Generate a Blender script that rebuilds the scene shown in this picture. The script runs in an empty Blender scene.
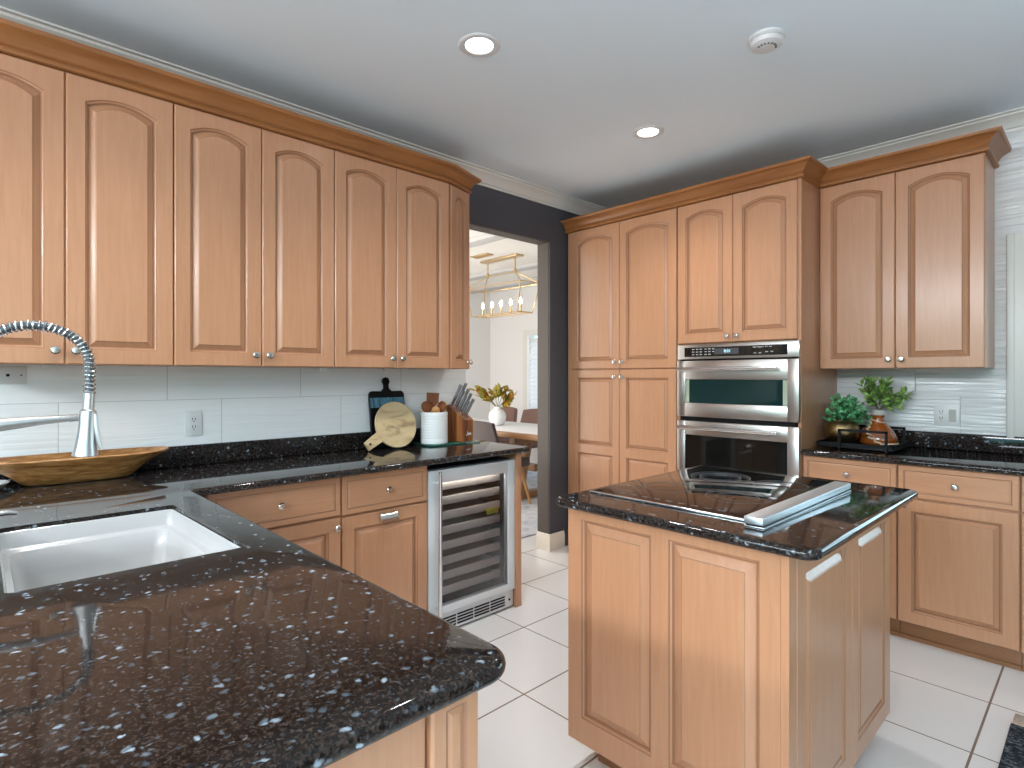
import bpy, bmesh, math, random
from mathutils import Vector, Matrix
random.seed(7)
PI = math.pi
SC = bpy.context.scene
COL = SC.collection

# ---------------------------------------------------------------- camera, world, light, exposure
cam = bpy.data.cameras.new('camera')
cam.sensor_width = 36.0
cam.lens = 567.0 / 1024.0 * 36.0
cam.shift_y = -8.0 / 1024.0
cam.clip_start = 0.02
camo = bpy.data.objects.new('camera', cam)
camo.location = (0, 0, 1.35)
camo.rotation_euler = (PI / 2, 0, math.radians(-43.476))
COL.objects.link(camo)
SC.camera = camo

SC.view_settings.view_transform = 'Standard'
SC.view_settings.look = 'None'
SC.view_settings.gamma = 1.0
SC.view_settings.use_curve_mapping = False
SC.view_settings.exposure = 0.12
SC.cycles.use_denoising = True
SC.cycles.max_bounces = 8
SC.cycles.diffuse_bounces = 4
SC.cycles.glossy_bounces = 4
SC.cycles.transmission_bounces = 6
SC.cycles.transparent_max_bounces = 12
SC.cycles.caustics_reflective = False
SC.cycles.caustics_refractive = False
SC.cycles.sample_clamp_indirect = 6.0

world = bpy.data.worlds.new('sky')
SC.world = world
world.use_nodes = True
wn = world.node_tree.nodes
wl = world.node_tree.links
wn.clear()
wo = wn.new('ShaderNodeOutputWorld')
wb = wn.new('ShaderNodeBackground')
tc = wn.new('ShaderNodeTexCoord')
sp = wn.new('ShaderNodeSeparateXYZ')
rp = wn.new('ShaderNodeValToRGB')
nz = wn.new('ShaderNodeTexNoise')
nz.inputs['Scale'].default_value = 9.0
nz.inputs['Detail'].default_value = 5.0
ad = wn.new('ShaderNodeMath'); ad.operation = 'MULTIPLY_ADD'
ad.inputs[1].default_value = 0.22
wl.new(tc.outputs['Generated'], sp.inputs[0])
wl.new(tc.outputs['Generated'], nz.inputs['Vector'])
wl.new(nz.outputs['Fac'], ad.inputs[0])
wl.new(sp.outputs['Z'], ad.inputs[2])
wl.new(ad.outputs[0], rp.inputs['Fac'])
e = rp.color_ramp.elements
e[0].position = 0.0; e[0].color = (0.40, 0.40, 0.37, 1)
e[1].position = 1.0; e[1].color = (0.60, 0.80, 1.0, 1)
for p_, c_ in ((0.05, (0.42, 0.43, 0.40, 1)), (0.09, (0.08, 0.22, 0.11, 1)), (0.155, (0.14, 0.42, 0.24, 1)), (0.185, (0.22, 0.72, 0.92, 1)), (0.33, (0.40, 0.76, 1.0, 1))):
    q = e.new(p_); q.color = c_
wl.new(rp.outputs['Color'], wb.inputs['Color'])
wb.inputs['Strength'].default_value = 3.4
wl.new(wb.outputs[0], wo.inputs[0])


def area(name, loc, rot, sx, sy, power, color=(1, 1, 1), portal=False, spread=PI):
    l = bpy.data.lights.new(name, 'AREA')
    l.shape = 'RECTANGLE'; l.size = sx; l.size_y = sy
    l.energy = power; l.color = color; l.spread = spread
    if portal:
        l.cycles.is_portal = True
    o = bpy.data.objects.new(name, l)
    o.location = loc; o.rotation_euler = rot
    COL.objects.link(o)
    return o


# added fill above the rear windows, then daylight at the side windows
area('rear_fill', (-3.2, 0.3, 2.53), (0, -PI / 2 + 0.35, 0), 0.34, 4.4, 95, (0.92, 0.96, 1.0), spread=2.3)
area('patio_daylight', (-1.1, -3.2, 1.45), (PI / 2 - 0.35, 0, 0), 1.5, 1.8, 17, (0.92, 0.96, 1.0), spread=2.3)
area('sink_window_daylight', (4.15, -0.5, 1.56), (0, PI / 2, 0), 0.95, 1.5, 17, (0.88, 0.95, 1.0))
# broad fill added at the ceiling behind the camera, without a fixture
area('ceiling_fill', (-1.9, -0.8, 2.72), (0, 0, 0), 2.2, 2.6, 52, (1.0, 0.985, 0.96))
# fill added in the dining room, by its unseen near wall
area('dining_fill', (2.2, 5.2, 1.5), (0, -PI / 2, 0), 2.2, 3.0, 92, (1.0, 0.965, 0.92))


def ceiling_spot(x, y, z, power):
    l = bpy.data.lights.new('downlight_glow', 'SPOT')
    l.energy = power; l.spot_size = math.radians(128); l.spot_blend = 1.0; l.shadow_soft_size = 0.06
    l.color = (1.0, 0.98, 0.955)
    o = bpy.data.objects.new('downlight_glow', l); o.location = (x, y, z); COL.objects.link(o)


SPOT_W = 56
# the two recessed lights in view, plus unseen ones added for fill
for x_, y_ in ((1.545, 1.83), (2.795, 1.817), (0.295, 1.83), (-0.955, 1.83), (-0.955, 0.1)):
    ceiling_spot(x_, y_, 2.725, SPOT_W)

# ---------------------------------------------------------------- materials
def mat(name, color=(0.8, 0.8, 0.8), rough=0.5, metal=0.0, spec=0.5, coat=0.0, emis=None, estr=0.0):
    m = bpy.data.materials.new(name)
    m.use_nodes = True
    b = m.node_tree.nodes['Principled BSDF']
    b.inputs['Base Color'].default_value = (*color, 1)
    b.inputs['Roughness'].default_value = rough
    b.inputs['Metallic'].default_value = metal
    b.inputs['Specular IOR Level'].default_value = spec
    b.inputs['Coat Weight'].default_value = coat
    b.inputs['Coat Roughness'].default_value = 0.16
    if emis:
        b.inputs['Emission Color'].default_value = (*emis, 1)
        b.inputs['Emission Strength'].default_value = estr
    return m


class NT:
    def __init__(s, m):
        s.t = m.node_tree; s.n = s.t.nodes; s.l = s.t.links
        s.b = s.n['Principled BSDF']
    def new(s, k, **kw):
        x = s.n.new(k)
        for a, v in kw.items():
            setattr(x, a, v)
        return x
    def coords(s, scale=(1, 1, 1), loc=(0, 0, 0), rot=(0, 0, 0)):
        t = s.new('ShaderNodeTexCoord'); m = s.new('ShaderNodeMapping')
        m.inputs['Scale'].default_value = scale; m.inputs['Location'].default_value = loc
        m.inputs['Rotation'].default_value = rot
        s.l.new(t.outputs['Object'], m.inputs['Vector'])
        return m.outputs['Vector']
    def noise(s, vec, scale, detail=3, rough=0.5, dist=0.0):
        x = s.new('ShaderNodeTexNoise')
        x.inputs['Scale'].default_value = scale; x.inputs['Detail'].default_value = detail
        x.inputs['Roughness'].default_value = rough; x.inputs['Distortion'].default_value = dist
        s.l.new(vec, x.inputs['Vector'])
        return x
    def ramp(s, fac, stops, interp='LINEAR'):
        r = s.new('ShaderNodeValToRGB')
        r.color_ramp.interpolation = interp
        el = r.color_ramp.elements
        while len(el) > 2: el.remove(el[-1])
        for i, (p, c) in enumerate(stops):
            q = el[i] if i < 2 else el.new(p)
            q.position = p; q.color = (*c, 1) if len(c) == 3 else c
        s.l.new(fac, r.inputs['Fac'])
        return r.outputs['Color']
    def mix(s, fac, a, b, mode='MIX'):
        x = s.new('ShaderNodeMix', data_type='RGBA', blend_type=mode)
        for k, v in ((0, fac), (6, a), (7, b)):
            if hasattr(v, 'node'): s.l.new(v, x.inputs[k])
            else: x.inputs[k].default_value = (*v, 1) if isinstance(v, tuple) and len(v) == 3 else v
        return x.outputs[2]
    def math(s, op, a, b=None):
        x = s.new('ShaderNodeMath', operation=op)
        for k, v in ((0, a), (1, b)):
            if v is None: continue
            if hasattr(v, 'node'): s.l.new(v, x.inputs[k])
            else: x.inputs[k].default_value = v
        return x.outputs[0]
    def bump(s, h, strength=0.3, dist=0.01):
        x = s.new('ShaderNodeBump')
        x.inputs['Strength'].default_value = strength; x.inputs['Distance'].default_value = dist
        s.l.new(h, x.inputs['Height']); s.l.new(x.outputs[0], s.b.inputs['Normal'])


def wood(name, c0, c1, rough=0.33, grain=(14, 14, 0.9), contrast=1.0, coat=0.0, spec=0.5):
    m = mat(name, c0, rough, spec=spec, coat=coat); t = NT(m)
    v = t.coords(grain)
    n1 = t.noise(v, 5.0, 5, 0.6, 0.6)
    n2 = t.noise(t.coords((1.2, 1.2, 0.5)), 1.8, 3)
    f = t.math('ADD', t.math('MULTIPLY', n1.outputs['Fac'], 0.65), t.math('MULTIPLY', n2.outputs['Fac'], 0.45))
    lo = 0.55 - 0.22 / contrast; hi = 0.55 + 0.22 / contrast
    t.l.new(t.ramp(f, ((lo, c1), (hi, c0))), t.b.inputs['Base Color'])
    t.bump(n1.outputs['Fac'], 0.04, 0.002)
    return m


M = {}
M['wood'] = wood('maple_stain', (0.55, 0.287, 0.164), (0.445, 0.221, 0.115), rough=0.3, coat=0.2)
M['wood_h'] = wood('maple_stain_horizontal', (0.58, 0.305, 0.177), (0.475, 0.24, 0.127), rough=0.3, coat=0.2, grain=(0.9, 0.9, 14))
M['glaze'] = mat('brown_glaze', (0.33, 0.165, 0.09), 0.4)
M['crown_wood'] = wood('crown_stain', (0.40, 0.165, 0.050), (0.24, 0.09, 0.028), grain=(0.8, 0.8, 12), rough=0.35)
M['toe'] = wood('toe_kick_stain', (0.30, 0.14, 0.06), (0.22, 0.095, 0.04), grain=(0.8, 0.8, 12))
M['gap'] = mat('dark_gap', (0.02, 0.014, 0.01), 0.9)
M['steel'] = mat('brushed_steel', (0.64, 0.64, 0.64), 0.36, 1.0)
M['steel_light'] = mat('polished_steel', (0.78, 0.79, 0.80), 0.18, 1.0)
M['vent_steel'] = mat('satin_vent_steel', (0.72, 0.78, 0.82), 0.42, 1.0)
M['cooler_steel'] = mat('light_cooler_steel', (0.72, 0.755, 0.775), 0.42, 0.35)
M['hose'] = mat('grey_hose', (0.14, 0.16, 0.18), 0.35, 0.6)
M['oven_steel'] = mat('warm_oven_steel', (0.50, 0.475, 0.45), 0.3, 1.0)
M['nickel'] = mat('satin_nickel', (0.72, 0.70, 0.67), 0.24, 1.0)
M['black_gloss'] = mat('black_glass', (0.004, 0.004, 0.005), 0.04, spec=0.6)
M['black'] = mat('matte_black', (0.004, 0.004, 0.005), 0.42, spec=0.2)
M['dark_void'] = mat('dark_interior', (0.02, 0.02, 0.022), 0.6)
M['white'] = mat('white_plastic', (0.72, 0.73, 0.73), 0.35)
M['white_paint'] = mat('white_trim_paint', (0.70, 0.70, 0.66), 0.35)
M['porcelain'] = mat('white_porcelain', (0.44, 0.445, 0.445), 0.12, coat=0.3)
M['ceiling'] = mat('ceiling_paint', (0.82, 0.92, 0.985), 0.75)
M['charcoal'] = mat('charcoal_paint', (0.066, 0.069, 0.082), 0.5)
M['greige'] = mat('greige_tone', (0.085, 0.066, 0.055), 0.6)
M['dining_wall'] = mat('dining_wall_paint', (0.78, 0.77, 0.76), 0.6)
M['rear_paint'] = mat('rear_wall_paint', (0.30, 0.29, 0.28), 0.7)
M['dining_beam'] = mat('dining_beam_grey', (0.50, 0.49, 0.48), 0.6)
M['dining_ceiling'] = mat('dining_ceiling_paint', (0.78, 0.75, 0.70), 0.6)
M['base_cream'] = mat('cream_baseboard', (0.72, 0.66, 0.56), 0.4)
M['gold'] = mat('brushed_gold', (0.62, 0.46, 0.26), 0.34, 1.0)
M['bulb'] = mat('lit_bulb', (1, 0.9, 0.75), 0.3, emis=(1.0, 0.86, 0.66), estr=40)
M['lamp'] = mat('lit_lens', (1, 1, 1), 0.3, emis=(1.0, 0.98, 0.95), estr=9)
M['mark_dim'] = mat('faint_printed_mark', (0.075, 0.075, 0.08), 0.35)
M['display'] = mat('display_glow', (0.02, 0.05, 0.07), 0.2, emis=(0.45, 0.85, 1.0), estr=1.6)
M['panel_grey'] = mat('display_window', (0.06, 0.065, 0.075), 0.15)
M['mark'] = mat('printed_mark', (0.42, 0.43, 0.44), 0.4)
M['oven_glass'] = mat('teal_oven_glass', (0.004, 0.022, 0.022), 0.05, spec=0.3)
M['oven_dark'] = mat('dark_oven_glass', (0.008, 0.008, 0.007), 0.05, spec=0.35)
M['oven_edge'] = mat('pale_glass_edge', (0.40, 0.47, 0.36), 0.2)
M['chair'] = mat('taupe_upholstery', (0.085, 0.065, 0.06), 0.8)
M['bench'] = mat('brown_upholstery', (0.19, 0.105, 0.085), 0.75)
M['table_wood'] = wood('table_oak', (0.36, 0.19, 0.085), (0.24, 0.115, 0.045), grain=(6, 0.7, 6))
M['chair_leg'] = wood('chair_leg_oak', (0.55, 0.27, 0.085), (0.42, 0.19, 0.055))
M['linen'] = mat('white_linen', (0.74, 0.74, 0.75), 0.8)
M['ceramic'] = mat('white_ceramic', (0.76, 0.78, 0.78), 0.25)
M['brass'] = mat('antique_brass', (0.36, 0.25, 0.12), 0.32, 1.0)
M['amber'] = mat('amber_glass', (0.30, 0.075, 0.012), 0.04, spec=0.8, coat=0.5)
M['twine'] = mat('cream_twine', (0.72, 0.56, 0.40), 0.9)
M['grey_glass'] = mat('frosted_collar', (0.45, 0.45, 0.42), 0.3)
M['yellow'] = mat('yellow_label', (0.55, 0.50, 0.03), 0.5)
M['shelf_wood'] = wood('cooler_shelf_beech', (0.82, 0.71, 0.60), (0.74, 0.63, 0.52), grain=(0.8, 6, 10))
M['stem'] = mat('plant_stem', (0.10, 0.07, 0.03), 0.7)
M['spoon'] = wood('spoon_wood', (0.25, 0.085, 0.032), (0.15, 0.048, 0.018), grain=(10, 10, 1), rough=0.6, spec=0.2)
M['knife_steel'] = mat('knife_steel', (0.30, 0.30, 0.31), 0.34, 1.0)
M['glow_white'] = mat('bright_shutter', (0.80, 0.82, 0.84), 0.5)


def leafmat(name, c0, c1, scale=30):
    m = mat(name, c0, 0.4); t = NT(m)
    n = t.noise(t.coords(), scale, 2)
    t.l.new(t.ramp(n.outputs['Fac'], ((0.38, c0), (0.62, c1))), t.b.inputs['Base Color'])
    return m


M['leaf_blue'] = leafmat('bluegreen_leaves', (0.035, 0.20, 0.075), (0.15, 0.48, 0.21))
M['leaf_green'] = leafmat('green_leaves', (0.035, 0.13, 0.03), (0.28, 0.44, 0.09))
M['leaf_autumn'] = leafmat('autumn_leaves', (0.42, 0.19, 0.015), (0.16, 0.20, 0.02), 14)


def granite():
    m = mat('blue_flake_granite', (0.01, 0.01, 0.01), 0.055, spec=0.36); t = NT(m)
    v0 = t.coords()
    wob = t.noise(v0, 60, 3)
    vm = t.new('ShaderNodeVectorMath', operation='MULTIPLY_ADD')
    t.l.new(wob.outputs['Color'], vm.inputs[0]); vm.inputs[1].default_value = (0.018, 0.018, 0.018); t.l.new(v0, vm.inputs[2])
    col = t.ramp(t.noise(v0, 130, 5, 0.75).outputs['Fac'], ((0.36, (0.003, 0.003, 0.003)), (0.50, (0.014, 0.010, 0.009)), (0.66, (0.060, 0.042, 0.033))))
    for sc, th, r0, r1, c0, c1 in ((240, 0.74, 0.30, 0.60, (0.012, 0.011, 0.010), (0.065, 0.062, 0.058)), (135, 0.80, 0.22, 0.55, (0.015, 0.018, 0.022), (0.11, 0.13, 0.15)), (78, 0.87, 0.20, 0.56, (0.03, 0.045, 0.06), (0.36, 0.45, 0.53))):
        vo = t.new('ShaderNodeTexVoronoi'); vo.inputs['Scale'].default_value = sc
        t.l.new(vm.outputs[0], vo.inputs['Vector'])
        sx = t.new('ShaderNodeSeparateColor'); t.l.new(vo.outputs['Color'], sx.inputs[0])
        pick = t.math('GREATER_THAN', sx.outputs[0], th)
        brk = t.noise(v0, sc * 3.0, 2)
        dd = t.math('ADD', vo.outputs['Distance'], t.math('MULTIPLY', brk.outputs['Fac'], 0.25))
        cr = t.ramp(dd, ((r0 + 0.10, (1, 1, 1)), (r1 + 0.10, (0, 0, 0))))
        f = t.math('MULTIPLY', pick, cr)
        fc = t.ramp(t.math('POWER', sx.outputs[1], 1.6), ((0.0, c0), (1.0, c1)))
        col = t.mix(f, col, fc)
    t.l.new(col, t.b.inputs['Base Color'])
    return m


M['granite'] = granite()


def tile_wall(name, axis, u0, freq=45.0, strength=0.35, off=0.23, base=(0.90, 0.915, 0.92)):
    m = mat(name, base, 0.16, spec=0.5); t = NT(m)
    tcn = t.new('ShaderNodeTexCoord')
    sx = t.new('ShaderNodeSeparateXYZ'); t.l.new(tcn.outputs['Object'], sx.inputs[0])
    u = sx.outputs[axis]; z = sx.outputs[2]
    row = t.math('FLOOR', t.math('DIVIDE', t.math('SUBTRACT', z, 1.240), 0.305))
    odd = t.math('ABSOLUTE', t.math('MODULO', row, 2.0))
    uu = t.math('SUBTRACT', t.math('SUBTRACT', u, u0), t.math('MULTIPLY', odd, off))
    fu = t.math('ABSOLUTE', t.math('SUBTRACT', t.math('FRACT', t.math('ADD', t.math('DIVIDE', uu, 0.62), 20.5)), 0.5))
    fz = t.math('ABSOLUTE', t.math('SUBTRACT', t.math('FRACT', t.math('ADD', t.math('DIVIDE', t.math('SUBTRACT', z, 1.240), 0.305), 20.5)), 0.5))
    lu = t.math('LESS_THAN', fu, 0.0022); lz = t.math('LESS_THAN', fz, 0.0035)
    line = t.math('MAXIMUM', lu, lz)
    cb = t.new('ShaderNodeCombineXYZ')
    t.l.new(t.math('MULTIPLY', u, 2.2), cb.inputs[0]); t.l.new(t.math('MULTIPLY', z, freq), cb.inputs[1])
    t.l.new(t.math('ADD', t.math('MULTIPLY', row, 3.7), t.math('FLOOR', t.math('DIVIDE', uu, 0.62))), cb.inputs[2])
    n = t.noise(cb.outputs[0], 1.0, 1.0, 0.4, 0.5)
    t.l.new(t.mix(line, base, (0.55, 0.57, 0.57)), t.b.inputs['Base Color'])
    h = t.math('SUBTRACT', n.outputs['Fac'], t.math('MULTIPLY', line, 0.3))
    t.bump(h, strength, 0.012)
    return m


M['tile_left'] = tile_wall('wave_tile_left', 0, 0.019)  # base colour lightened in place of light under the wall cabinets
M['tile_right'] = tile_wall('wave_tile_right', 1, 0.79, 52.0, 0.9, 0.41, (0.70, 0.715, 0.72))  # same tile, base colour darkened to offset the stronger light here


def floor_mat():
    m = mat('floor_tile', (0.6, 0.6, 0.6), 0.14, spec=0.45); t = NT(m)
    tcn = t.new('ShaderNodeTexCoord')
    sx = t.new('ShaderNodeSeparateXYZ'); t.l.new(tcn.outputs['Object'], sx.inputs[0])
    lines = []; ids = []
    for ax, o, s in ((0, 2.142, 0.4505), (1, 2.167, 0.4565)):
        q = t.math('ADD', t.math('DIVIDE', t.math('SUBTRACT', sx.outputs[ax], o), s), 40.0)
        fr = t.math('ABSOLUTE', t.math('SUBTRACT', t.math('FRACT', t.math('ADD', q, 0.5)), 0.5))
        lines.append(t.math('LESS_THAN', fr, 0.0075 if ax == 0 else 0.0085))
        ids.append(t.math('FLOOR', q))
    line = t.math('MAXIMUM', *lines)
    cb = t.new('ShaderNodeCombineXYZ'); t.l.new(ids[0], cb.inputs[0]); t.l.new(ids[1], cb.inputs[1])
    wn_ = t.new('ShaderNodeTexWhiteNoise'); t.l.new(cb.outputs[0], wn_.inputs['Vector'])
    va = t.ramp(wn_.outputs['Value'], ((0, (0.76, 0.76, 0.755)), (1, (0.80, 0.805, 0.81))))
    cl = t.noise(t.coords(), 2.5, 4, 0.6)
    c2 = t.mix(t.math('MULTIPLY', cl.outputs['Fac'], 0.3), va, (0.73, 0.70, 0.67))
    t.l.new(t.mix(line, c2, (0.21, 0.155, 0.125)), t.b.inputs['Base Color'])
    t.l.new(t.math('ADD', 0.13, t.math('MULTIPLY', line, 0.6)), t.b.inputs['Roughness'])
    t.bump(t.math('SUBTRACT', 1.0, line), 0.3, 0.002)
    return m


M['floor'] = floor_mat()


def rug_mat(name, cs, sc, mapping=(1, 1, 1), bs=0.6):
    m = mat(name, cs[0], 0.95, spec=0.1); t = NT(m)
    n = t.noise(t.coords(mapping), sc, 4, 0.7)
    t.l.new(t.ramp(n.outputs['Fac'], tuple((0.3 + 0.4 * i / (len(cs) - 1), c) for i, c in enumerate(cs))), t.b.inputs['Base Color'])
    t.bump(n.outputs['Fac'], bs, 0.01)
    return m


M['rug_dark'] = rug_mat('woven_navy', ((0.008, 0.012, 0.02), (0.03, 0.042, 0.058), (0.30, 0.34, 0.37)), 110, (1, 0.5, 1))
M['rug_band'] = rug_mat('woven_beige', ((0.32, 0.24, 0.18), (0.60, 0.52, 0.45)), 90)
M['rug_dining'] = rug_mat('faded_blue_rug', ((0.34, 0.36, 0.42), (0.56, 0.57, 0.60), (0.68, 0.67, 0.66)), 7, bs=0.1)


def bowl_mat():
    m = mat('dough_bowl_wood', (0.3, 0.15, 0.06), 0.4); t = NT(m)
    n = t.noise(t.coords((2, 14, 14)), 4, 6, 0.65, 1.2)
    t.l.new(t.ramp(n.outputs['Fac'], ((0.30, (0.10, 0.035, 0.01)), (0.48, (0.36, 0.155, 0.045)), (0.66, (0.55, 0.29, 0.105)))), t.b.inputs['Base Color'])
    return m


M['bowl'] = bowl_mat()


def pale_board():
    m = mat('pale_board_wood', (0.6, 0.45, 0.25), 0.45); t = NT(m)
    n = t.noise(t.coords((3, 12, 9), rot=(0, 0.75, 0)), 2.2, 5, 0.6, 0.8)
    t.l.new(t.ramp(n.outputs['Fac'], ((0.33, (0.30, 0.20, 0.11)), (0.47, (0.56, 0.42, 0.23)), (0.7, (0.66, 0.51, 0.30)))), t.b.inputs['Base Color'])
    return m


M['pale_board'] = pale_board()


def block_mat():
    m = mat('acacia_block', (0.3, 0.13, 0.04), 0.35); t = NT(m)
    n = t.noise(t.coords((26, 26, 0.6), rot=(0.25, 0.5, 0)), 1.0, 3, 0.5, 0.3)
    t.l.new(t.ramp(n.outputs['Fac'], ((0.36, (0.13, 0.035, 0.01)), (0.5, (0.36, 0.13, 0.035)), (0.62, (0.55, 0.29, 0.09)))), t.b.inputs['Base Color'])
    return m


M['block'] = block_mat()


def blue_band():  # mottled blue for the strip across the black board
    m = mat('mottled_blue', (0.05, 0.18, 0.28), 0.5); t = NT(m)
    n = t.noise(t.coords((4, 4, 1)), 12, 5, 0.7)
    t.l.new(t.ramp(n.outputs['Fac'], ((0.35, (0.02, 0.055, 0.08)), (0.6, (0.10, 0.27, 0.38)))), t.b.inputs['Base Color'])
    return m


M['blue_band'] = blue_band()


def pane_glass(name, tint, gloss, rough=0.02):
    m = bpy.data.materials.new(name); m.use_nodes = True
    n = m.node_tree.nodes; l = m.node_tree.links; n.clear()
    o = n.new('ShaderNodeOutputMaterial'); mx = n.new('ShaderNodeMixShader')
    tr = n.new('ShaderNodeBsdfTransparent'); gl = n.new('ShaderNodeBsdfGlossy')
    fr = n.new('ShaderNodeFresnel'); fr.inputs['IOR'].default_value = gloss
    tr.inputs['Color'].default_value = (*tint, 1); gl.inputs['Roughness'].default_value = rough
    l.new(fr.outputs[0], mx.inputs[0]); l.new(tr.outputs[0], mx.inputs[1]); l.new(gl.outputs[0], mx.inputs[2])
    l.new(mx.outputs[0], o.inputs[0])
    return m


M['cooler_glass'] = pane_glass('smoked_glass', (0.86, 0.87, 0.9), 1.35)
M['clear_glass'] = pane_glass('clear_glass', (0.94, 0.96, 0.96), 1.4)
M['green_glass'] = mat('green_edge_glass', (0.04, 0.22, 0.17), 0.05)
M['green_glass'].node_tree.nodes['Principled BSDF'].inputs['Alpha'].default_value = 0.45

# ---------------------------------------------------------------- mesh helpers
def BM():
    return bmesh.new()


def _add(bm, verts, faces, mi=0):
    vs = [bm.verts.new(v) for v in verts]
    out = []
    for f in faces:
        try:
            fc = bm.faces.new([vs[i] for i in f]); fc.material_index = mi; out.append(fc)
        except ValueError:
            pass
    return vs, out


def box(bm, x0, x1, y0, y1, z0, z1, mi=0, T=None):
    v = [Vector((x, y, z)) for z in (z0, z1) for y in (y0, y1) for x in (x0, x1)]
    if T is not None: v = [T @ p for p in v]
    _add(bm, v, ((0, 2, 3, 1), (4, 5, 7, 6), (0, 1, 5, 4), (2, 6, 7, 3), (0, 4, 6, 2), (1, 3, 7, 5)), mi)


def rbox(bm, x0, x1, y0, y1, z0, z1, r=0.004, seg=2, mi=0, T=None):
    t = bmesh.new(); box(t, x0, x1, y0, y1, z0, z1)
    bmesh.ops.bevel(t, geom=t.edges[:], offset=r, segments=seg, profile=0.5, affect='EDGES')
    join(bm, t, T, mi)


def join(bm, t, T=None, mi=None):
    t.verts.index_update()
    vs = [bm.verts.new(T @ v.co if T is not None else v.co) for v in t.verts]
    for f in t.faces:
        try:
            nf = bm.faces.new([vs[v.index] for v in f.verts])
            nf.material_index = f.material_index if mi is None else mi
        except ValueError:
            pass
    t.free()


def ring_frame(d):
    d = d.normalized()
    a = Vector((0, 0, 1)) if abs(d.z) < 0.9 else Vector((1, 0, 0))
    x = d.cross(a).normalized(); y = d.cross(x).normalized()
    return x, y


def tube(bm, pts, r, seg=10, mi=0, closed=False, cap=True):
    pts = [Vector(p) for p in pts]
    n = len(pts)
    rs = r if isinstance(r, (list, tuple)) else [r] * n
    rings = []; x = None
    for i, p in enumerate(pts):
        if closed: d = pts[(i + 1) % n] - pts[i - 1]
        else: d = pts[min(i + 1, n - 1)] - pts[max(i - 1, 0)]
        d.normalize()
        if x is None: x, _ = ring_frame(d)
        else:
            x = x - d * x.dot(d)
            x = x.normalized() if x.length > 1e-6 else ring_frame(d)[0]
        y = d.cross(x)
        rings.append([bm.verts.new(p + (x * math.cos(2 * PI * k / seg) + y * math.sin(2 * PI * k / seg)) * rs[i]) for k in range(seg)])
    m = n if closed else n - 1
    for i in range(m):
        a, b = rings[i], rings[(i + 1) % n]
        for k in range(seg):
            f = bm.faces.new((a[k], a[(k + 1) % seg], b[(k + 1) % seg], b[k])); f.material_index = mi
    if cap and not closed:
        f = bm.faces.new(rings[0][::-1]); f.material_index = mi
        f = bm.faces.new(rings[-1]); f.material_index = mi


def cyl(bm, p0, p1, r0, r1=None, seg=20, mi=0):
    tube(bm, [p0, p1], [r0, r0 if r1 is None else r1], seg, mi)


def lathe(bm, c, prof, seg=32, mi=0, T=None, sx=1.0, sy=1.0):
    c = Vector(c); rings = []
    for r, z in prof:
        if r < 1e-6:
            p = c + Vector((0, 0, z)); rings.append([bm.verts.new(T @ p if T is not None else p)])
        else:
            row = []
            for k in range(seg):
                p = c + Vector((r * sx * math.cos(2 * PI * k / seg), r * sy * math.sin(2 * PI * k / seg), z))
                row.append(bm.verts.new(T @ p if T is not None else p))
            rings.append(row)
    for a, b in zip(rings, rings[1:]):
        for k in range(seg):
            k2 = (k + 1) % seg
            if len(a) == 1 and len(b) == 1: continue
            if len(a) == 1: f = bm.faces.new((a[0], b[k2], b[k]))
            elif len(b) == 1: f = bm.faces.new((a[k], a[k2], b[0]))
            else: f = bm.faces.new((a[k], a[k2], b[k2], b[k]))
            f.material_index = mi


ORG = {}


def mk(name, bm, m, parent=None, smooth=0.6):
    """link a bmesh in world coordinates as ONE mesh object (child of parent when given)"""
    bmesh.ops.recalc_face_normals(bm, faces=bm.faces[:])
    me = bpy.data.meshes.new(name)
    o = bpy.data.objects.new(name, me)
    if parent is not None:
        org = ORG[parent.name]
        o.parent = parent
    else:
        if bm.verts:
            xs = [v.co.x for v in bm.verts]; ys = [v.co.y for v in bm.verts]; zs = [v.co.z for v in bm.verts]
            org = Vector(((min(xs) + max(xs)) / 2, (min(ys) + max(ys)) / 2, min(zs)))
        else: org = Vector()
        o.location = org
    for v in bm.verts: v.co -= org
    bm.to_mesh(me); bm.free()
    for x in (m if isinstance(m, (list, tuple)) else [m]):
        me.materials.append(M[x] if isinstance(x, str) else x)
    if smooth:
        for p in me.polygons: p.use_smooth = True
        me.set_sharp_from_angle(angle=smooth)
    COL.objects.link(o)
    ORG[o.name] = org
    return o


def tag(o, label, cat, group=None):
    o['label'] = label; o['category'] = cat
    if group: o['group'] = group
    return o


def thing(name, loc, label, cat, group=None):
    o = bpy.data.objects.new(name, None)
    o.location = loc; o.empty_display_size = 0.05
    COL.objects.link(o)
    ORG[o.name] = Vector(loc)
    return tag(o, label, cat, group)


def struct(name, bm, m, smooth=0.6, world_origin=False):
    if world_origin:
        me = bpy.data.meshes.new(name); o = bpy.data.objects.new(name, me)
        bmesh.ops.recalc_face_normals(bm, faces=bm.faces[:])
        bm.to_mesh(me); bm.free(); me.materials.append(M[m]); COL.objects.link(o)
        ORG[o.name] = Vector()
    else:
        o = mk(name, bm, m, None, smooth)
    o['kind'] = 'structure'
    return o


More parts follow.
